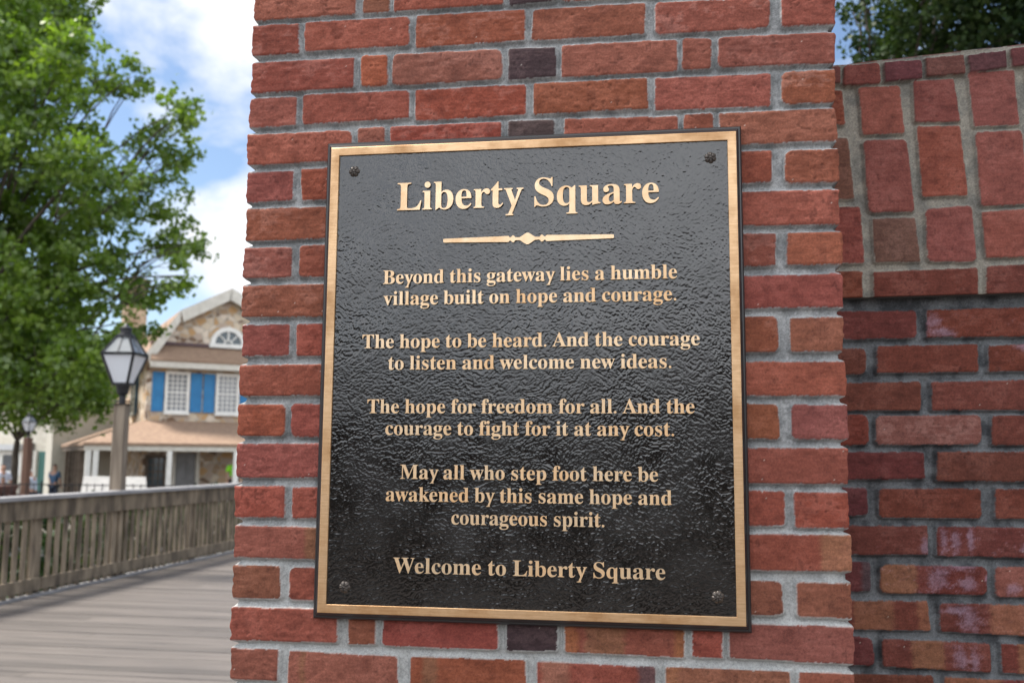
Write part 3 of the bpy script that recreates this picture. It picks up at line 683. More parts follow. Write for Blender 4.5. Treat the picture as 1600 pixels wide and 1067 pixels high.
rail = empty("wooden_railing", (-5.96, 10, 0))
tag(rail, "weathered grey timber railing with upright slats along the boardwalk edge", "railing")
rx = 0.0
def rb_(mb, x0, x1, y0, y1, z0, z1): mb.box(x0, x1, y0 - 10, y1 - 10, z0, z1)
posts = [2.6, 4.5, 6.4, 8.21, 9.73, 11.78, 13.7, 15.6, 17.4]
mb = MB()
mb.hexa([(-.13, -7.6, 1.022), (.10, -7.6, 1.022), (.10, 7.6, 1.022), (-.13, 7.6, 1.022)], [(-.13, -7.6, 1.066), (.10, -7.6, 1.066), (.10, 7.6, 1.066), (-.13, 7.6, 1.066)])
mb.build("cap_board", WOOD_CAP, rail, bevel=.004)
for nm, z0, z1 in (("upper_board", .815, 1.0195), ("lower_board", .055, .185)):
    for a, b in zip(posts[:-1], posts[1:]):
        mb = MB(); rb_(mb, 0.012, .05, a + .006, b - .006, z0, z1); mb.build(nm, WOOD_RAIL, rail, bevel=.004)
for p in posts:
    mb = MB(); rb_(mb, -.10, -.012, p - .055, p + .055, -.25, 1.018); mb.build("post", WOOD_RAIL, rail, bevel=.004)
b0 = None
y = 5.0
while y < 16.2:
    if min(abs(y + .04 - p) for p in posts) > .03:
        z0, z1 = .005 + rd.random() * .02, 1.0 + rd.random() * .012
        mb = MB(); rb_(mb, -.009, .0095, y, y + .076, z0, z1); mb.build("slat", WOOD_RAIL, rail)
    y += .1445 + (rd.random() - .5) * .012

# ------------------------------------------------------------------ lamp posts
M_IRON = mat("black_painted_iron", (0.014, 0.014, 0.018), 0.45, 0.2)[0]
M_GLASS = mat("frosted_lamp_glass", (0.78, 0.80, 0.86), 0.3, 0, .5)[0]
_p = M_GLASS.node_tree.nodes["Principled BSDF"]; _p.inputs['Transmission Weight'].default_value = 0.25
M_GLASS2 = mat("clear_lamp_glass", (0.42, 0.45, 0.47), 0.25, 0, .4)[0]
M_GLASS2.node_tree.nodes["Principled BSDF"].inputs['Transmission Weight'].default_value = 0.6
M_POST = noisy("timber_lamp_post", (0.13, 0.10, 0.075), (0.26, 0.21, 0.16), 3, .8, (6, 6, .5), .3, 30)
M_POST2 = noisy("red_brown_timber_post", (0.10, 0.05, 0.035), (0.17, 0.09, 0.06), 3, .8, (6, 6, .5), .3, 30)
def lamp(loc, k, hpost, m_post, rz, lean=0.0, wpost=.152):
    t = empty("lamp_post", loc, rz)
    w = wpost / 2
    mb = MB(); mb.box(-w, w, -w, w, 0, hpost); mb.build("post", m_post, t, bevel=.008)
    z = hpost
    mb = MB(); mb.tube([(0, 0, z + .001), (0, 0, z + .012 * k)], [.13 * k, .13 * k], 12); mb.tube([(0, 0, z + .012 * k), (0, 0, z + .12 * k), (0, 0, z + .15 * k), (0, 0, z + .28 * k)], [.045 * k, .045 * k, .075 * k, .10 * k], 12)
    mb.tube([(-.11 * k, 0, z + .04 * k), (.11 * k, 0, z + .04 * k)], .012 * k); mb.build("neck", M_IRON, t)
    ln = empty("lantern", (0, 0, z + .28 * k)); ln.parent = t
    b, m_, u = .10 * k, .225 * k, .085 * k
    zb, zm, zt = 0, .41 * k, .66 * k
    def sq(h, z): return [(-h, -h, z), (h, -h, z), (h, h, z), (-h, h, z)]
    fr = MB()
    for A, B in ((sq(b, zb), sq(m_, zm)), (sq(m_, zm), sq(u, zt))):
        for i in range(4):
            fr.bar(A[i], B[i], .030 * k); fr.bar(B[i], B[(i + 1) % 4], .034 * k); fr.bar(A[i], A[(i + 1) % 4], .034 * k)
    A, B = sq(m_, zm), sq(u, zt)
    for i in range(4): fr.bar((Vector(A[i]) + Vector(A[(i + 1) % 4])) / 2, (Vector(B[i]) + Vector(B[(i + 1) % 4])) / 2, .016 * k)
    fr.build("lantern_frame", M_IRON, ln)
    gl = MB(); e = .994
    gl.hexa(sq(b * e, zb), sq(m_ * e, zm)); gl.build("glass", M_GLASS, ln)
    gl = MB(); gl.hexa(sq(m_ * e, zm + .004), sq(u * e, zt)); gl.build("glass", M_GLASS2, ln)
    cp = MB(); cp.tube([(0, 0, zt), (0, 0, zt + .03 * k), (0, 0, zt + .05 * k), (0, 0, zt + .10 * k), (0, 0, zt + .115 * k), (0, 0, zt + .15 * k), (0, 0, zt + .19 * k)], [.12 * k, .115 * k, .075 * k, .075 * k, .10 * k, .04 * k, .008 * k], 14)
    cp.build("cap", M_IRON, ln)
    return t
t = lamp((-6.055, 9.86, -.2), .93, 2.352, M_POST, R(6))
tag(t, "iron lantern with frosted glass on a square timber post rising from the railing", "lamp post", "lanterns on timber posts")
t = lamp((-19.4, 27, -.6), .74, 2.62, M_POST2, R(-10), wpost=.2)
tag(t, "distant dark lantern on a red brown post under the tree, farther of the two lamps", "lamp post", "lanterns on timber posts")

# ------------------------------------------------------------------ stone house with blue shutters
def stone_mat():
    m, t, p = mat("field_stone", rough=.85)
    k = t.links.new
    c = N(t, "ShaderNodeTexCoord"); g = N(t, "ShaderNodeMapping"); g.inputs['Scale'].default_value = (1, 1, 1.35)
    n = N(t, "ShaderNodeTexNoise"); n.inputs['Scale'].default_value = 3
    v = N(t, "ShaderNodeTexVoronoi"); v.inputs['Scale'].default_value = 3.2
    r = N(t, "ShaderNodeValToRGB"); r.color_ramp.interpolation = 'CONSTANT'
    cols = [(0, (.20, .125, .08)), (.16, (.50, .35, .22)), (.32, (.62, .52, .40)), (.5, (.38, .26, .165)), (.62, (.68, .58, .48)), (.76, (.46, .36, .29)), (.88, (.50, .31, .15))]
    while len(r.color_ramp.elements) < len(cols): r.color_ramp.elements.new(0.5)
    for e, (q, cc) in zip(r.color_ramp.elements, cols): e.position = q; e.color = (*cc, 1)
    v2 = N(t, "ShaderNodeTexVoronoi", feature='DISTANCE_TO_EDGE'); v2.inputs['Scale'].default_value = 3.2
    th = N(t, "ShaderNodeMath", operation='GREATER_THAN'); th.inputs[1].default_value = 0.045
    mx = N(t, "ShaderNodeMixRGB"); mx.inputs[1].default_value = (.45, .40, .34, 1)
    k(c.outputs['Object'], g.inputs[0]); k(g.outputs[0], v.inputs['Vector']); k(g.outputs[0], v2.inputs['Vector'])
    sp = N(t, "ShaderNodeSeparateColor"); k(v.outputs['Color'], sp.inputs[0]); k(sp.outputs[0], r.inputs[0])
    k(v2.outputs['Distance'], th.inputs[0]); k(th.outputs[0], mx.inputs[0]); k(r.outputs[0], mx.inputs[2]); k(mx.outputs[0], p.inputs['Base Color'])
    bp = N(t, "ShaderNodeBump"); bp.inputs['Strength'].default_value = .6; bp.inputs['Distance'].default_value = .04
    k(v2.outputs['Distance'], bp.inputs['Height']); k(bp.outputs[0], p.inputs['Normal'])
    return m
M_STONE = stone_mat()
M_TAN = noisy("tan_wood_shingles", (0.225, 0.145, 0.10), (0.31, 0.21, 0.145), 2, .85, (3, 3, 12), .3, 20)
M_TRIM = noisy("cream_painted_trim", (0.56, 0.53, 0.47), (0.66, 0.63, 0.57), 5, .6)
M_WHITE = noisy("white_painted_wood", (0.70, 0.69, 0.66), (0.80, 0.79, 0.76), 5, .55)
M_BLUE = noisy("blue_painted_shutter", (0.012, 0.165, 0.40), (0.018, 0.205, 0.46), 4, .5)
M_NAVY = mat("dark_teal_shutter", (0.012, 0.05, 0.085), .5)[0]
M_PANE = mat("window_glass", (0.23, 0.24, 0.26), .12, 0, .6)[0]
M_DARKPANE = mat("dark_window_glass", (0.05, 0.075, 0.09), .1, 0, .6)[0]
M_SIDING = noisy("grey_cream_siding", (0.36, 0.34, 0.29), (0.42, 0.40, 0.35), 3, .75, (1, 1, 20))
M_BRSTONE = noisy("tan_chimney_stone", (0.30, 0.20, 0.13), (0.52, 0.40, 0.29), 5, .9, lo=.4, hi=.6)
M_BROWN = noisy("dark_brown_post", (0.085, 0.062, 0.045), (0.15, 0.115, 0.09), 5, .8)
M_GREYDOOR = noisy("grey_panelled_door", (0.20, 0.20, 0.205), (0.25, 0.25, 0.26), 4, .6)
house = empty("stone_house", (-18.203, 32, -.62), R(37))
tag(house, "fieldstone house with gambrel gable, blue shutters and a tan shingled porch roof", "house")
mb = MB(); mb.prism([(0, 0), (5.9, 0), (5.9, 5.7), (4.8, 7.35), (2.95, 8.3), (1.1, 7.35), (0, 5.7)], 0, 9); mb.build("wall", M_STONE, house)
mb = MB(); mb.box(-2.6, 3.0, 9.01, 14, 0, 6.4); mb.build("rear_wing", M_SIDING, house)
outer = [(-.42, 5.55), (-.1, 5.92), (1.05, 7.6), (2.95, 8.62), (4.85, 7.6), (6.0, 5.92), (6.32, 5.55)]
inner = [(-.36, 5.42), (.004, 5.78), (1.13, 7.42), (2.95, 8.42), (4.77, 7.42), (5.896, 5.78), (6.26, 5.42)]
rf = MB()
for i in range(6): rf.prism([outer[i], outer[i + 1], inner[i + 1], inner[i]], -.32, 9.3)
roof = rf.build("roof", M_TAN, house)
for i in range(6):
    a0, a1 = outer[i], outer[i + 1]; dn = .36 if i in (1, 2, 3, 4) else .2
    mb = MB(); mb.prism([(a0[0], a0[1] - .02), (a1[0], a1[1] - .02), (a1[0], a1[1] - dn - .08), (a0[0] + (.12 if i < 3 else -.12), a0[1] - dn - .08)], -.37, -.322); mb.build("rake_board", M_TRIM, house)
mb = MB(); mb.box(-.2, .75, 6.7, 7.5, 4, 9.9); mb.box(-.28, .83, 6.62, 7.58, 9.65, 9.8); o = mb.build("chimney", M_BRSTONE, roof)
mb = MB()
mb.hexa([(.05, -.55, 5.60), (5.85, -.55, 5.60), (5.85, -.002, 5.66), (.05, -.002, 5.66)], [(.05, -.55, 5.68), (5.85, -.55, 5.68), (5.85, -.002, 6.27), (.05, -.002, 6.27)]); mb.build("pent_roof", M_TAN, house)
mb = MB(); mb.box(.06, 5.84, -.07, -.003, 6.275, 6.40); mb.build("flashing", mat("dark_red_flashing", (0.09, 0.05, 0.055), .6)[0], house)
mb = MB(); mb.box(.04, 5.86, -.53, -.003, 5.38, 5.597); mb.build("pent_fascia", M_TRIM, house)

def window(parent, x0, x1, z0, z1, nx, nz, y=-.003, mt=M_WHITE, pane=M_PANE, rot=None):
    fr = MB(); d = .09
    for a in ((x0, x1, z1 - .1, z1), (x0, x1, z0, z0 + .1), (x0, x0 + .1, z0 + .1, z1 - .1), (x1 - .1, x1, z0 + .1, z1 - .1)): fr.box(a[0], a[1], y - d, y, a[2], a[3])
    fr.box(x0 - .04, x1 + .04, y - d - .05, y, z0 - .06, z0 - .002)
    f = fr.build("window", mt, parent)
    mb = MB(); mb.box(x0 + .1, x1 - .1, y - .02, y - .001, z0 + .1, z1 - .1); mb.build("pane", pane, f)
    mb = MB()
    for i in range(1, nx): xx = x0 + .1 + (x1 - x0 - .2) * i / nx; mb.box(xx - .016, xx + .016, y - .045, y - .021, z0 + .1, z1 - .1)
    for i in range(1, nz): zz = z0 + .1 + (z1 - z0 - .2) * i / nz; w = .03 if i == nz // 2 else .016; mb.box(x0 + .1, x1 - .1, y - .05, y - .022, zz - w, zz + w)
    mb.build("muntins", mt, f)
    return f
def shutter(parent, x0, x1, z0, z1, m, y=-.003):
    mb = MB(); mb.box(x0, x1, y - .04, y, z0, z1)
    h = (z1 - z0) / 2
    for k in (0, 1):
        a, b = z0 + k * h, z0 + (k + 1) * h
        mb.box(x0 + .002, x0 + .06, y - .07, y - .041, a + .01, b - .01); mb.box(x1 - .06, x1 - .002, y - .07, y - .041, a + .01, b - .01)
        mb.box(x0 + .062, x1 - .062, y - .07, y - .041, a + .01, a + .09); mb.box(x0 + .062, x1 - .062, y - .07, y - .041, b - .09, b - .01)
    return mb.build("shutter", m, parent)
for i in range(3):
    dx = i * 1.88
    window(house, .66 + dx, 1.55 + dx, 3.70, 5.27, 4, 8)
    shutter(house, .20 + dx, .62 + dx, 3.74, 5.24, M_BLUE); shutter(house, 1.59 + dx, 2.02 + dx, 3.74, 5.24, M_BLUE)
# window on the left flank
flank = empty("flank_window", (0, 2.2, 0), R(-90)); flank.parent = house
flank.rotation_euler = (0, 0, R(-90))
window(flank, -1.3, -.4, 3.7, 5.2, 4, 6, mt=M_SIDING); shutter(flank, -1.75, -1.34, 3.7, 5.2, M_NAVY); shutter(flank, -.36, .05, 3.7, 5.2, M_NAVY)
for o in list(flank.children):
    o.parent = house; o.location = flank.location; o.rotation_euler = flank.rotation_euler
bpy.data.objects.remove(flank)
# half-round window in the gable
fx, fz, fr_ = 2.93, 6.44, .50
mb = MB(); n = 20
for i in range(n):
    a, b = math.pi * i / n, math.pi * (i + 1) / n
    p = [(fx + math.cos(q) * r, fz + math.sin(q) * r) for q, r in ((a, fr_), (a, fr_ + .17), (b, fr_ + .17), (b, fr_))]
    mb.prism(p, -.09, -.003)
mb.box(fx - .72, fx + .72, -.12, -.003, fz - .16, fz - .002)
fan = mb.build("fanlight", M_WHITE, house)
mb = MB(); mb.prism([(fx + math.cos(math.pi * i / n) * fr_ * .999, fz + math.sin(math.pi * i / n) * fr_ * .999) for i in range(n + 1)], -.02, -.002); mb.build("pane", M_DARKPANE, fan)
mb = MB()
for i in range(1, 4):
    a = math.pi * i / 4; mb.bar((fx + math.cos(a) * .1, -.045, fz + math.sin(a) * .1), (fx + math.cos(a) * .49, -.045, fz + math.sin(a) * .49), .06, .04)
for i in range(8):
    a, b = math.pi * i / 8, math.pi * (i + 1) / 8; mb.bar((fx + math.cos(a) * .15, -.05, fz + math.sin(a) * .15 + .01), (fx + math.cos(b) * .15, -.05, fz + math.sin(b) * .15 + .01), .06, .03)
mb.build("muntins", M_WHITE, fan)
# the porch
mb = MB()
Pv = [(-2.25, -2.45, 2.53), (8.2, -2.45, 2.53), (8.2, 0, 3.40), (0, 0, 3.40), (0, 9, 3.40), (-2.25, 9, 2.53)]
Pl = [(x, y, z - .10) for x, y, z in Pv]
mb.add(Pv + Pl, [(0, 1, 2, 3), (0, 3, 4, 5), (6, 9, 8, 7), (6, 11, 10, 9), (0, 6, 7, 1), (0, 5, 11, 6), (1, 7, 8, 2), (5, 4, 10, 11), (2, 8, 9, 3), (3, 9, 10, 4)])
mb.build("porch_roof", M_TAN, house)
mb = MB(); mb.box(-2.2, 8.15, -2.40, -2.28, 2.26, 2.50); mb.build("porch_fascia", M_TRIM, house)
mb = MB(); mb.box(-2.2, -2.08, -2.275, 8.9, 2.26, 2.44); mb.build("porch_fascia", M_BROWN, house)
for x in (-2.07, -1.83, .58, 2.9, 5.2, 7.6):
    mb = MB(); mb.box(x - .085, x + .085, -2.40, -2.23, .4, 2.257); mb.box(x - .11, x + .11, -2.425, -2.205, .30, .398); mb.build("porch_column", M_WHITE, house, bevel=.006)
for y in (-.6, .9, 2.4, 4.2, 6.2):
    mb = MB(); mb.box(-2.22, -2.04, y, y + .18, 0, 2.257); mb.build("porch_post", M_BROWN, house)
mb = MB(); mb.box(1.19, 1.89, -.06, -.003, .302, 2.2)
for a, b in ((.45, 1.1), (1.2, 2.1)):
    for c_ in (1.25, 1.57): mb.box(c_, c_ + .26, -.075, -.061, a, b)
dr = mb.build("door", M_GREYDOOR, house); mb = MB(); mb.tube([(1.82, -.12, 1.0), (1.82, -.07, 1.0)], .03); mb.build("handle", M_IRON, dr)
mb = MB(); mb.box(1.07, 1.17, -.1, -.003, .302, 2.3); mb.box(1.91, 2.05, -.1, -.003, .302, 2.3); mb.box(1.07, 2.05, -.1, -.003, 2.302, 2.4); mb.build("door_frame", M_TRIM, house)
mb = MB(); mb.box(-2.2, 8.1, -2.5, -.003, -.05, .297); mb.build("porch_floor", M_BROWN, house)
mb = MB(); mb.box(2.1, 8, -.25, -.003, .30, .55); mb.build("porch_sill", M_TRIM, house)
window(house, .1, .85, .9, 2.1, 3, 4, pane=M_DARKPANE, mt=M_BROWN)

# ------------------------------------------------------------------ cream shop beyond the tree
shop = empty("cream_shop", (-32, 46, -.62))
tag(shop, "cream shopfront with a diamond lattice window behind the tree at the far left", "shop")
M_CREAM = noisy("cream_wall_boards", (0.60, 0.55, 0.46), (0.70, 0.66, 0.57), 3, .8)
M_TEAL = mat("teal_painted_door", (0.05, 0.15, 0.13), .6)[0]
M_APR = noisy("apricot_wall", (0.50, 0.30, 0.15), (0.60, 0.38, 0.20), 3, .8)
mb = MB(); mb.box(-6, 4.2, 0, 5, 0, 2.55); mb.box(-6, 4.6, .3, 5, 2.55, 5.2); mb.build("wall", M_CREAM, shop)
mb = MB(); mb.box(-6.2, -.9, -.5, -.003, 2.30, 2.62); mb.build("cornice", noisy("grey_white_cornice", (.5, .51, .52), (.58, .59, .6), 4, .6), shop)
mb = MB(); mb.hexa([(-6.3, -.1, 5.2), (4.9, -.1, 5.2), (4.9, 5.2, 5.2), (-6.3, 5.2, 5.2)], [(-6.3, 2.2, 6.4), (4.9, 2.2, 6.4), (4.9, 2.8, 6.4), (-6.3, 2.8, 6.4)]); mb.build("roof", M_TAN, shop)
fr = MB()
for a in ((-2.5, -.75, 2.05, 2.25), (-2.5, -.75, .95, 1.2), (-2.5, -2.15, 1.2, 2.05), (-1.2, -.75, 1.2, 2.05)): fr.box(a[0], a[1], -.08, -.003, a[2], a[3])
f = fr.build("window", M_WHITE, shop)
mb = MB(); mb.box(-2.15, -1.2, -.02, -.004, 1.2, 2.05); mb.build("pane", M_PANE, f)
mb = MB()
for k in range(-6, 8):
    for s in (1, -1):
        pa, pb = None, None
        x0 = -2.15 + k * .16
        for i in range(41):
            z = 1.2 + .85 * i / 40; xx = x0 + s * (z - 1.2) * .75 + (0 if s > 0 else .3)
            if -2.15 <= xx <= -1.2:
                if pa is None: pa = (xx, -.035 - (.012 if s > 0 else 0), z)
                pb = (xx, -.035 - (.012 if s > 0 else 0), z)
        if pa and pb and pa != pb: mb.bar(pa, pb, .025, .01)
mb.build("lattice", M_IRON, f)
mb = MB(); mb.box(-.72, -.32, -.25, -.003, 0, 2.7); mb.build("stone_pier", noisy("dark_stone_pier", (.10, .095, .09), (.24, .22, .2), 6, .9), shop)
for x in (-.9, -.2, .98, 2.45):
    mb = MB(); mb.box(x - .08, x + .1, -.2, -.003, 0, 2.3); mb.build("post", M_TRIM if x < 0 else M_BROWN, shop)
mb = MB(); mb.box(-.05, .86, -.05, -.003, 0, 2.25); mb.build("door", M_TEAL, shop)
mb = MB(); mb.box(1.15, 2.36, -.05, -.003, 0, 2.3); mb.build("apricot_panel", M_APR, shop)

# ------------------------------------------------------------------ bench, iron fence, cart
M_BENCH = noisy("dull_white_bench_paint", (0.36, 0.355, 0.35), (0.44, 0.43, 0.42), 5, .7)
bench = empty("bench", (-17.0, 28.0, -.62), R(4))
tag(bench, "white high-backed slatted bench in front of the stone house porch", "bench")
mb = MB(); mb.hexa([(-1.05, .02, .86), (1.2, .02, .86), (1.2, .06, .86), (-1.05, .06, .86)], [(-1.14, .32, 1.40), (1.0, .32, 1.40), (1.0, .36, 1.40), (-1.14, .36, 1.40)]); mb.build("backrest", M_BENCH, bench)
mb = MB(); mb.box(-1.05, 1.2, -.45, .0, .50, .56); mb.build("seat", M_BENCH, bench)
for x in (-1.0, 1.1):
    for y in (-.42, -.06):
        mb = MB(); mb.box(x, x + .07, y, y + .07, 0, .497); mb.build("leg", M_BENCH, bench)
    mb = MB(); mb.box(x, x + .07, .07, .12, .0, .9); mb.build("back_support", M_BENCH, bench)
ifn = empty("iron_fence", (-15, 24, -.62))
tag(ifn, "low black iron fence with thin pickets between the railing and the white bench", "fence")
for z in (1.24, .2):
    mb = MB(); mb.box(-4.2, 5.2, -.012, .012, z, z + .03); mb.build("rail", M_IRON, ifn)
for i in range(40):
    big = i % 10 == 0; w = .022 if big else .009
    mb = MB(); x = -4.1 + i * .235; mb.box(x - w, x + w, -.045 if big else -.033, -.013, 0 if big else .1, 1.36 if big else 1.3); mb.build("picket", M_IRON, ifn)
cart = empty("wooden_cart", (-19.9, 25.6, -.62), R(8))
tag(cart, "dark red brown wooden cart beside the people at the far left", "cart")
M_CART = noisy("dark_red_brown_wood", (.055, .022, .018), (.10, .04, .03), 5, .7)
mb = MB(); mb.hexa([(-1.0, -.45, .6), (.75, -.45, .6), (.75, .45, .6), (-1.0, .45, .6)], [(-1.15, -.55, 1.15), (.9, -.55, 1.15), (.9, .55, 1.15), (-1.15, .55, 1.15)]); mb.build("body", M_CART, cart)
for s in (-1, 1):
    mb = MB()
    for i in range(16):
        a, b = 2 * math.pi * i / 16, 2 * math.pi * (i + 1) / 16; mb.bar((math.cos(a) * .42, s * .6, .43 + math.sin(a) * .42), (math.cos(b) * .42, s * .6, .43 + math.sin(b) * .42), .06, .06)
    for i in range(4): a = math.pi * i / 4; mb.bar((math.cos(a) * .4, s * .6, .43 + math.sin(a) * .4), (-math.cos(a) * .4, s * .6, .43 - math.sin(a) * .4), .03)
    mb.build("wheel", M_CART, cart)
mb = MB(); mb.tube([(.85, -.3, .9), (1.5, -.3, .75)], .03); mb.tube([(.85, .3, .9), (1.5, .3, .75)], .03); mb.build("handle", M_CART, cart)

# ------------------------------------------------------------------ people
def skin_obj(name, nodes, edges, m, parent, sub=2):
    me = bpy.data.meshes.new(name); me.from_pydata([n[0] for n in nodes], edges, [])
    o = bpy.data.objects.new(name, me); COL.objects.link(o)
    sk = o.modifiers.new("s", 'SKIN'); o.modifiers.new("d", 'SUBSURF').levels = sub
    for v, n in zip(me.skin_vertices[0].data, nodes):
        v.radius = n[1] if hasattr(n[1], '__len__') else (n[1], n[1])
    me.skin_vertices[0].data[0].use_root = True
    bpy.context.view_layer.update()
    m2 = bpy.data.meshes.new_from_object(o.evaluated_get(bpy.context.evaluated_depsgraph_get()))
    bpy.data.objects.remove(o); bpy.data.meshes.remove(me)
    m2.materials.clear(); m2.materials.append(m); m2.polygons.foreach_set('use_smooth', [True] * len(m2.polygons))
    return link_mesh(name, m2, parent)
SKIN = mat("skin", (0.42, 0.24, 0.17), .6)[0]
def person(loc, rz, h, shirt, trousers, hair, label, lean=0.0, arms=(0.1, 0.1), hat=None):
    k = h / 1.75
    t = empty("person", loc, rz); tag(t, label, "person", "people by the shops")
    def P(x, y, z): return (x * k, (y - lean * max(0, z - .95)) * k, z * k - lean * lean * max(0, z - .95) * .3 * k)
    aL, aR = arms
    nodes = [(P(0, 0, .95), (.14 * k, .11 * k)), (P(0, 0, 1.15), (.13 * k, .10 * k)), (P(0, 0, 1.38), (.15 * k, .10 * k)), (P(0, 0, 1.50), .055 * k), (P(0, -.02, 1.60), (.078 * k, .09 * k)), (P(0, -.02, 1.70), (.07 * k, .085 * k))]
    edges = [(0, 1), (1, 2), (2, 3), (3, 4), (4, 5)]
    for s in (-1, 1):
        b = len(nodes); a = aL if s < 0 else aR
        nodes += [(P(s * .20, 0, 1.40), .055 * k), (P(s * .25, -a * .35, 1.13), .042 * k), (P(s * .24, -a, .90 + a * .35), .032 * k), (P(s * .24, -a * 1.2, .83 + a * .45), .03 * k)]
        edges += [(2, b), (b, b + 1), (b + 1, b + 2), (b + 2, b + 3)]
        for q in range(5):      # fingers and thumb
            dx = (q - 1.5) * .016 if q < 4 else -s * .035; ln = (.055, .062, .058, .045, .035)[q]
            nodes += [(P(s * .24 + dx, -a * 1.2 - .01, .83 + a * .45 - .03 * (q < 4)), .008 * k), (P(s * .24 + dx, -a * 1.25 - .02, .83 + a * .45 - .03 - ln), .007 * k)]
            c = len(nodes); edges += [(b + 3, c - 2), (c - 2, c - 1)]
    for s in (-1, 1):
        b = len(nodes)
        nodes += [(P(s * .10, 0, .88), .085 * k), (P(s * .11, -.01, .48), .058 * k), (P(s * .115, .02, .10), .042 * k), (P(s * .12, -.12, .04), .036 * k)]
        edges += [(0, b), (b, b + 1), (b + 1, b + 2), (b + 2, b + 3)]
    skin_obj("body", nodes, edges, SKIN, t)
    sh = [(P(0, 0, .93), (.165 * k, .13 * k)), (P(0, 0, 1.15), (.155 * k, .125 * k)), (P(0, 0, 1.38), (.17 * k, .125 * k)), (P(0, 0, 1.47), (.08 * k, .075 * k))]
    ed = [(0, 1), (1, 2), (2, 3)]
    for s in (-1, 1):
        b = len(sh); a = aL if s < 0 else aR
        sh += [(P(s * .20, 0, 1.40), .078 * k), (P(s * .243, -a * .27, 1.19), .065 * k)]; ed += [(2, b), (b, b + 1)]
    skin_obj("shirt", sh, ed, shirt, t)
    tr = [(P(0, 0, .94), (.16 * k, .125 * k))]; ed = []
    for s in (-1, 1):
        b = len(tr); tr += [(P(s * .10, 0, .86), .105 * k), (P(s * .11, -.01, .48), .078 * k), (P(s * .115, .02, .14), .065 * k)]; ed += [(0, b), (b, b + 1), (b + 1, b + 2)]
    skin_obj("trousers", tr, ed, trousers, t)
    skin_obj("hat" if hat else "hair", [(P(0, .02, 1.66), (.088 * k, .095 * k)), (P(0, .01, 1.74), (.075 * k, .085 * k))], [(0, 1)], hat or hair, t)
    return t
def cloth(n, c): return noisy(n, tuple(x * .85 for x in c), c, 12, .85)
HAIRD = mat("dark_hair", (.02, .016, .014), .6)[0]
person((-20.95, 28, -.62), R(60), 1.80, cloth("white_blue_shirt", (.55, .58, .68)), cloth("grey_trousers", (.10, .10, .11)), HAIRD, "person with dark hair in a pale shirt at the far left edge")
person((-19.75, 28, -.62), R(-80), 1.62, cloth("pale_blue_shirt", (.50, .56, .66)), cloth("dark_jeans", (.05, .06, .09)), HAIRD, "stooping person in a pale blue shirt and white hat", lean=.25, arms=(.3, .3), hat=cloth("white_hat", (.6, .6, .6)))
person((-22.4, 33, -.62), R(170), 1.74, cloth("blue_shirt", (.06, .12, .22)), cloth("navy_trousers", (.03, .04, .07)), mat("brown_hair", (.09, .045, .03), .6)[0], "person in dark blue clothes beside the brown porch posts")
person((-20.3, 27.2, -.62), R(30), 1.45, cloth("black_shirt", (.02, .02, .024)), cloth("black_trousers", (.02, .02, .022)), HAIRD, "person dressed in black bending by the dark cart", lean=.5, arms=(.25, .25))
person((-14.70, 32.23, -.32), R(35), 1.76, cloth("neon_green_shirt", (.30, .80, .04)), cloth("dark_trousers", (.03, .03, .035)), HAIRD, "person in a neon green shirt half hidden by the brick pier")

# ------------------------------------------------------------------ trees
def leaf_mat(name, cols, trans=.35, gloss=.06):
    m = bpy.data.materials.new(name); m.use_nodes = True; t = m.node_tree; t.nodes.clear(); k = t.links.new
    o = N(t, "ShaderNodeOutputMaterial"); a = N(t, "ShaderNodeVertexColor"); a.layer_name = "tone"
    sp = N(t, "ShaderNodeSeparateColor"); r = N(t, "ShaderNodeValToRGB")
    while len(r.color_ramp.elements) < len(cols): r.color_ramp.elements.new(.5)
    for i, (e, c) in enumerate(zip(r.color_ramp.elements, cols)): e.position = i / (len(cols) - 1); e.color = (*c, 1)
    d = N(t, "ShaderNodeBsdfDiffuse"); tr = N(t, "ShaderNodeBsdfTranslucent"); g = N(t, "ShaderNodeBsdfGlossy"); g.inputs['Roughness'].default_value = .45
    m1 = N(t, "ShaderNodeMixShader"); m1.inputs[0].default_value = trans; m2 = N(t, "ShaderNodeMixShader"); m2.inputs[0].default_value = gloss
    hs = N(t, "ShaderNodeMixRGB", blend_type='MULTIPLY'); hs.inputs[0].default_value = 1; hs.inputs[2].default_value = (1.25, 1.35, .55, 1)
    k(a.outputs['Color'], sp.inputs[0]); k(sp.outputs[0], r.inputs[0]); k(r.outputs[0], d.inputs[0]); k(r.outputs[0], hs.inputs[1]); k(hs.outputs[0], tr.inputs[0])
    k(d.outputs[0], m1.inputs[1]); k(tr.outputs[0], m1.inputs[2]); k(m1.outputs[0], m2.inputs[1]); k(g.outputs[0], m2.inputs[2]); k(m2.outputs[0], o.inputs[0])
    return m
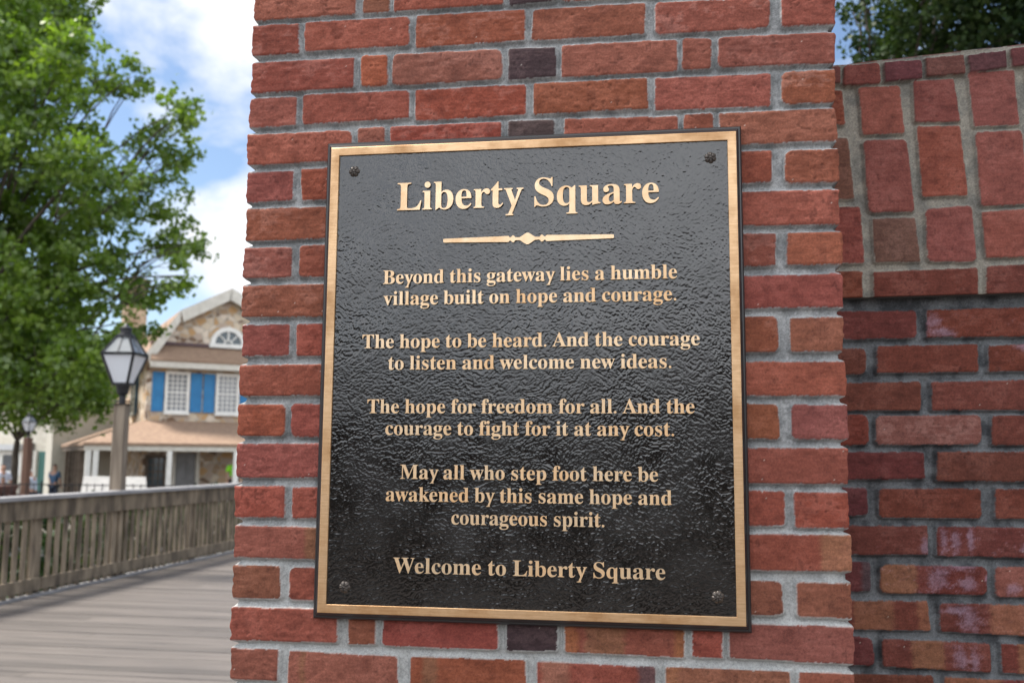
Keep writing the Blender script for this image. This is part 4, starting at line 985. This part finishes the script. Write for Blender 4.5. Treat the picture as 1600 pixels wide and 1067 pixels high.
def leaves(name, centres, tones, size, m, parent, seed, droop=0.3):
    """one small folded leaf at every centre"""
    rg = np.random.default_rng(seed); n = len(centres)
    d = rg.normal(size=(n, 3)); d[:, 2] -= droop; d /= np.linalg.norm(d, axis=1, keepdims=True)
    s = np.cross(d, rg.normal(size=(n, 3)) + np.array([0, 0, .6])); s /= np.linalg.norm(s, axis=1, keepdims=True)
    up = np.cross(d, s)
    L_ = size * (0.65 + .7 * rg.random((n, 1))); W = L_ * .42
    base = centres - d * L_ * .5; tip = centres + d * L_ * .5
    mid = centres + up * L_ * .08
    V = np.stack([base, mid + s * W, tip, mid - s * W], 1).reshape(-1, 3)
    f = np.arange(4 * n).reshape(n, 4)
    me = bpy.data.meshes.new(name)
    me.vertices.add(4 * n); me.vertices.foreach_set('co', V.astype(np.float32).ravel())
    me.loops.add(4 * n); me.loops.foreach_set('vertex_index', f.ravel().astype(np.int32))
    me.polygons.add(n); me.polygons.foreach_set('loop_start', np.arange(0, 4 * n, 4, dtype=np.int32)); me.update(calc_edges=True)
    a = me.color_attributes.new("tone", 'FLOAT_COLOR', 'POINT')
    tt = np.repeat(np.clip(tones, 0, 1), 4); a.data.foreach_set('color', np.stack([tt, tt, tt, np.ones_like(tt)], 1).astype(np.float32).ravel())
    me.materials.append(m)
    return link_mesh(name, me, parent)
def foliage_points(lobes, per, clump_r, nleaf, rg):
    """leaves gathered in twig-sized clumps, the clumps spread through each lobe"""
    C, T = [], []
    for (x, y, z, r, dens) in lobes:
        nc = max(3, int(per * dens * r ** 2.3))
        p = rg.normal(size=(nc, 3)); p /= np.linalg.norm(p, axis=1, keepdims=True)
        p = p * (r * rg.random((nc, 1)) ** .42) + np.array([x, y, z])
        for q in p:
            n = int(nleaf * (.5 + rg.random()))
            ax = rg.normal(size=3); ax[2] *= .4; ax /= np.linalg.norm(ax)
            l = rg.normal(size=(n, 3)) * clump_r * np.array([.6, .6, .45]) + ax * (rg.normal(size=(n, 1)) * clump_r)
            C.append(q + l); T.append(np.clip(.56 + rg.normal() * .20 + rg.normal(size=n) * .13, 0, 1))
    return np.concatenate(C), np.concatenate(T)
def limb(mb, a, b, r0, r1, rg, wig=.12, n=7):
    a, b = np.array(a, float), np.array(b, float); L_ = np.linalg.norm(b - a)
    pts = []
    o = np.zeros(3)
    for i in range(n + 1):
        t = i / n; o = o + rg.normal(size=3) * wig * L_ / n * (0 if i in (0,) else 1)
        pts.append(a * (1 - t) + b * t + o * (1 - t * .5) + np.array([0, 0, .10 * L_ * math.sin(math.pi * t)]))
    mb.tube(pts, [r0 * (1 - i / n) + r1 * i / n for i in range(n + 1)], 8); return pts
M_BARK = noisy("grey_brown_bark", (.045, .036, .03), (.11, .09, .075), 6, .9, (1, 1, .3), .6, 20)
CAMP = np.array([0.72849, -1.60719, 1.52])
LEFT_LOBES = [(-15.49, 19.59, 13.73, 2.15, 1.0), (-14.28, 19.6, 12.79, 0.94, 1.0), (-14.5, 18.08, 10.64, 1.68, 1.0), (-12.61, 16.89, 9.59, 0.81, 1.0), (-11.06, 15.68, 9.44, 0.78, 1.0), (-11.44, 17.79, 10.12, 0.65, 1.0), (-10.83, 17.83, 9.95, 0.32, 1.0), (-11.64, 15.64, 8.09, 1.11, 1.0), (-10.33, 15.65, 7.18, 0.85, 0.8), (-14.0, 20.6, 8.39, 1.1, 1.0), (-10.7, 18.28, 8.74, 0.64, 1.0), (-9.61, 17.52, 8.95, 0.52, 1.0), (-9.43, 17.88, 9.22, 0.26, 1.0), (-10.21, 18.86, 8.53, 0.52, 0.8), (-11.57, 20.07, 7.99, 0.94, 1.0), (-9.9, 18.63, 6.4, 0.56, 1.0), (-9.13, 17.8, 6.05, 0.24, 1.0), (-12.01, 17.96, 6.23, 1.35, 0.55), (-11.22, 18.92, 5.89, 0.89, 0.5), (-9.33, 17.2, 5.3, 0.36, 0.6), (-13.73, 18.29, 7.11, 1.6, 0.8), (-12.65, 16.81, 4.6, 1.61, 0.9), (-13.54, 19.97, 4.95, 1.22, 0.5), (-10.59, 17.21, 4.36, 0.56, 0.5), (-10.78, 18.33, 4.15, 0.28, 0.6), (-14.77, 19.92, 3.62, 1.06, 1.0), (-11.22, 16.58, 3.21, 0.8, 0.8), (-11.96, 18.72, 2.96, 0.48, 0.8), (-14.63, 15.41, 9.52, 2.75, 1.0), (-16.46, 18.02, 6.82, 3.19, 1.0), (-16.04, 17.67, 3.77, 2.39, 1.0), (-18.16, 16.46, 8.67, 3.25, 1.0), (-18.46, 17.09, 5.61, 3.07, 1.0), (-17.2, 19.59, 16.7, 3.8, 1.0), (-17.61, 17.05, 13.81, 3.47, 1.0), (-9.18, 17.36, 5.08, 0.19, 1.0), (-10.07, 18.36, 5.21, 0.09, 1.2), (-13.31, 17.73, 11.2, 1.03, 0.8), (-10.67, 18.34, 4.81, 0.4, 0.8), (-10.56, 18.55, 4.33, 0.2, 0.8), (-12.41, 17.22, 3.55, 1.08, 1.0), (-10.45, 16.23, 3.43, 0.63, 0.9), (-13.86, 19.09, 5.75, 1.2, 0.7), (-11.32, 17.23, 5.2, 0.91, 0.4), (-13.78, 17.79, 4.19, 1.14, 1.0), (-11.29, 18.83, 5.27, 0.48, 0.7)]
RIGHT_LOBES = [(3.83, 10.72, 7.13, 0.51, 1.0), (4.04, 9.37, 6.48, 0.62, 1.0), (4.66, 9.57, 6.65, 0.73, 1.0), (5.73, 10.72, 7.01, 1.15, 1.0), (3.31, 10.02, 7.57, 0.45, 0.6), (3.22, 10.01, 6.35, 0.17, 0.6), (3.47, 9.78, 6.27, 0.29, 0.9), (3.72, 8.83, 7.13, 0.9, 1.0), (5.55, 11.04, 8.49, 1.42, 1.0), (5.71, 9.01, 6.86, 1.37, 1.0), (4.21, 10.83, 6.39, 0.64, 1.0), (4.93, 9.68, 5.81, 0.77, 1.0), (6.82, 11.08, 6.35, 1.19, 1.0), (3.79, 9.76, 6.4, 0.38, 1.0), (3.21, 10.37, 7.09, 0.13, 0.5), (4.51, 10.13, 8.89, 1.44, 1.0), (3.22, 9.78, 6.49, 0.19, 0.5)]
SMALL_LOBES = [(-23.17, 31.26, 3.98, 1.49, 1.0), (-22.14, 31.71, 3.64, 1.21, 0.9), (-22.18, 33.4, 3.5, 1.06, 0.8), (-24.45, 32.75, 3.09, 0.85, 0.7), (-20.01, 31.28, 3.14, 0.62, 0.6), (-21.82, 32.3, 2.82, 0.54, 0.5), (-24.66, 32.44, 5.2, 1.71, 1.0), (-22.06, 31.48, 4.72, 1.61, 1.0), (-21.44, 33.2, 4.49, 1.24, 0.9), (-25.37, 31.34, 4.11, 1.97, 1.0), (-23.19, 32.17, 2.57, 0.39, 0.4)]
LEFT_LOBES += [(-13.02, 20.41, 3.24, 0.62, 0.9), (-13.07, 20.04, 3.68, 0.77, 0.9), (-12.71, 18.75, 3.11, 0.62, 0.9), (-12.53, 20.15, 3.85, 0.41, 0.8), (-13.27, 20.2, 2.59, 0.41, 0.7), (-12.07, 19.2, 2.62, 0.24, 0.6), (-13.98, 19.52, 3.33, 0.69, 0.8)]
rg = np.random.default_rng(8)
t = empty("broadleaf_tree", (-15.6, 18.4, -.62))
tag(t, "large bright green broadleaf tree filling the upper left beside the stone house", "tree")
Cc, Tt = foliage_points(LEFT_LOBES, 42, .17, 36, rg)
base = np.array([-15.6, 18.4, -.62])
M_LEAF = leaf_mat("broad_green_leaf", [(.055, .115, .014), (.11, .19, .022), (.165, .26, .034), (.225, .32, .05)], .5)
leaves("crown", Cc - base, Tt, .125, M_LEAF, t, 3)
mb = MB()
tp = limb(mb, (0, 0, 0), (-.1, .1, 4.2), .34, .24, rg, .05)
fork = tp[-1]
for (x, y, z, r, d) in LEFT_LOBES:
    e = np.array([x, y, z]) - base
    s = tp[-1] if z > 5 else tp[4]
    if r > .3: limb(mb, s, e, .035 + r * .035, .012, rg, .10, 9)
    for q in range(2):
        ee = e + rg.normal(size=3) * r * .5; limb(mb, e * .75 + np.array(s) * .25, ee, .02, .006, rg, .12, 5)
mb.build("trunk", M_BARK, t, True)

t = empty("broadleaf_tree", (-24.5, 33.5, -.62))
tag(t, "smaller green tree behind the distant lamp, in front of the cream shop", "tree")
base = np.array([-24.5, 33.5, -.62])
Cc, Tt = foliage_points(SMALL_LOBES, 34, .22, 34, rg)
leaves("crown", Cc - base, Tt, .15, M_LEAF, t, 13)
mb = MB(); tp = limb(mb, (0, 0, 0), (.1, 0, 2.6), .16, .11, rg, .04)
for (x, y, z, r, d) in SMALL_LOBES: limb(mb, tp[-1], np.array([x, y, z]) - base, .05, .012, rg, .1, 7)
mb.build("trunk", M_BARK, t, True)

t = empty("evergreen_oak", (3.6, 10.6, -.62))
tag(t, "dark fine-leaved tree rising behind the brick wall at the upper right", "tree")
base = np.array([3.6, 10.6, -.62])
SHADE_LOBES = [(3.0, 1.2, 5.3, 1.2, .35), (4.6, .2, 5.0, 1.3, .35), (3.6, 3.2, 5.6, 1.3, .35), (5.2, 4.2, 5.6, 1.3, .35), (2.3, 2.6, 5.4, .9, .3), (4.2, -1.8, 5.4, 1.2, .35), (6.0, 1.2, 4.4, 1.4, .35), (6.2, -1.6, 4.2, 1.3, .35), (5.8, 3.6, 3.4, 1.3, .35)]  # out-of-view crown lobes added overhead to shade the right-hand wall
Cc, Tt = foliage_points(RIGHT_LOBES + SHADE_LOBES, 150, .11, 34, rg)
M_LEAF2 = leaf_mat("dark_small_leaf", [(.010, .024, .010), (.020, .042, .014), (.036, .066, .020), (.060, .095, .028)], .25, .02)
leaves("crown", Cc - base, Tt, .07, M_LEAF2, t, 4, .5)
mb = MB()
tp = limb(mb, (0, 0, 0), (0.1, 0, 5.0), .12, .07, rg, .05)
for (x, y, z, r, d) in RIGHT_LOBES:
    e = np.array([x, y, z]) - base
    limb(mb, tp[-1] if z > 6 else tp[5], e, .02 + r * .012, .006, rg, .10, 8)
    for q in range(1): limb(mb, e * .8 + np.array(tp[-1]) * .2, e + rg.normal(size=3) * r * .6, .022, .006, rg, .12, 5)
mb.build("trunk", M_BARK, t, True)

# unseen shrubs added behind the camera to darken the plaque's lower reflection
n = 34000
a = (rg.random(n) - .5) * 2.9
rr = 11 + rg.random(n) * 3
hh = (3.3 + .5 * np.sin(a * 7) + .35 * np.sin(a * 17 + 1)) * rg.random(n) ** .7
c = np.stack([.7 + np.sin(a) * rr, -1.6 - np.cos(a) * rr, -.5 + hh], 1)
o = leaves("unseen_shrub_belt", c, .3 + rg.normal(size=n) * .25, .38, M_LEAF2, None, 9)
tag(o, "unseen belt of dark shrubs added opposite the plaque to darken its reflection", "shrubs", kind="stuff")

# dark undergrowth on the bank behind the railing
n = 9000
c = np.stack([-6.35 - rg.random(n) ** 1.3 * 1.6, 3 + rg.random(n) * 15, -.62 + rg.random(n) ** .8 * 1.35], 1)
c[:, 2] += .25 * np.sin(c[:, 1] * 1.7) * (c[:, 2] > 0)
o = leaves("bank_undergrowth", c, .35 + rg.normal(size=n) * .25, .13, M_LEAF2, None, 6)
tag(o, "dark green undergrowth on the bank seen through the railing slats", "undergrowth", kind="stuff")

# the wood that closes the view beyond the village
n = 42000
X_ = -60 + rg.random(n) * 125
top = 7.5 + 2.2 * np.sin(X_ * .35) + 1.3 * np.sin(X_ * .9 + 2) + .7 * np.sin(X_ * 2.3)
c = np.stack([X_, 62 + rg.random(n) * 9 + 2 * np.sin(X_ * .5), -.6 + top * rg.random(n) ** .75], 1)
o = leaves("distant_wood", c, .4 + rg.normal(size=n) * .22, .62, M_LEAF, None, 16)
tag(o, "distant green wood beyond the village", "wood", kind="stuff")
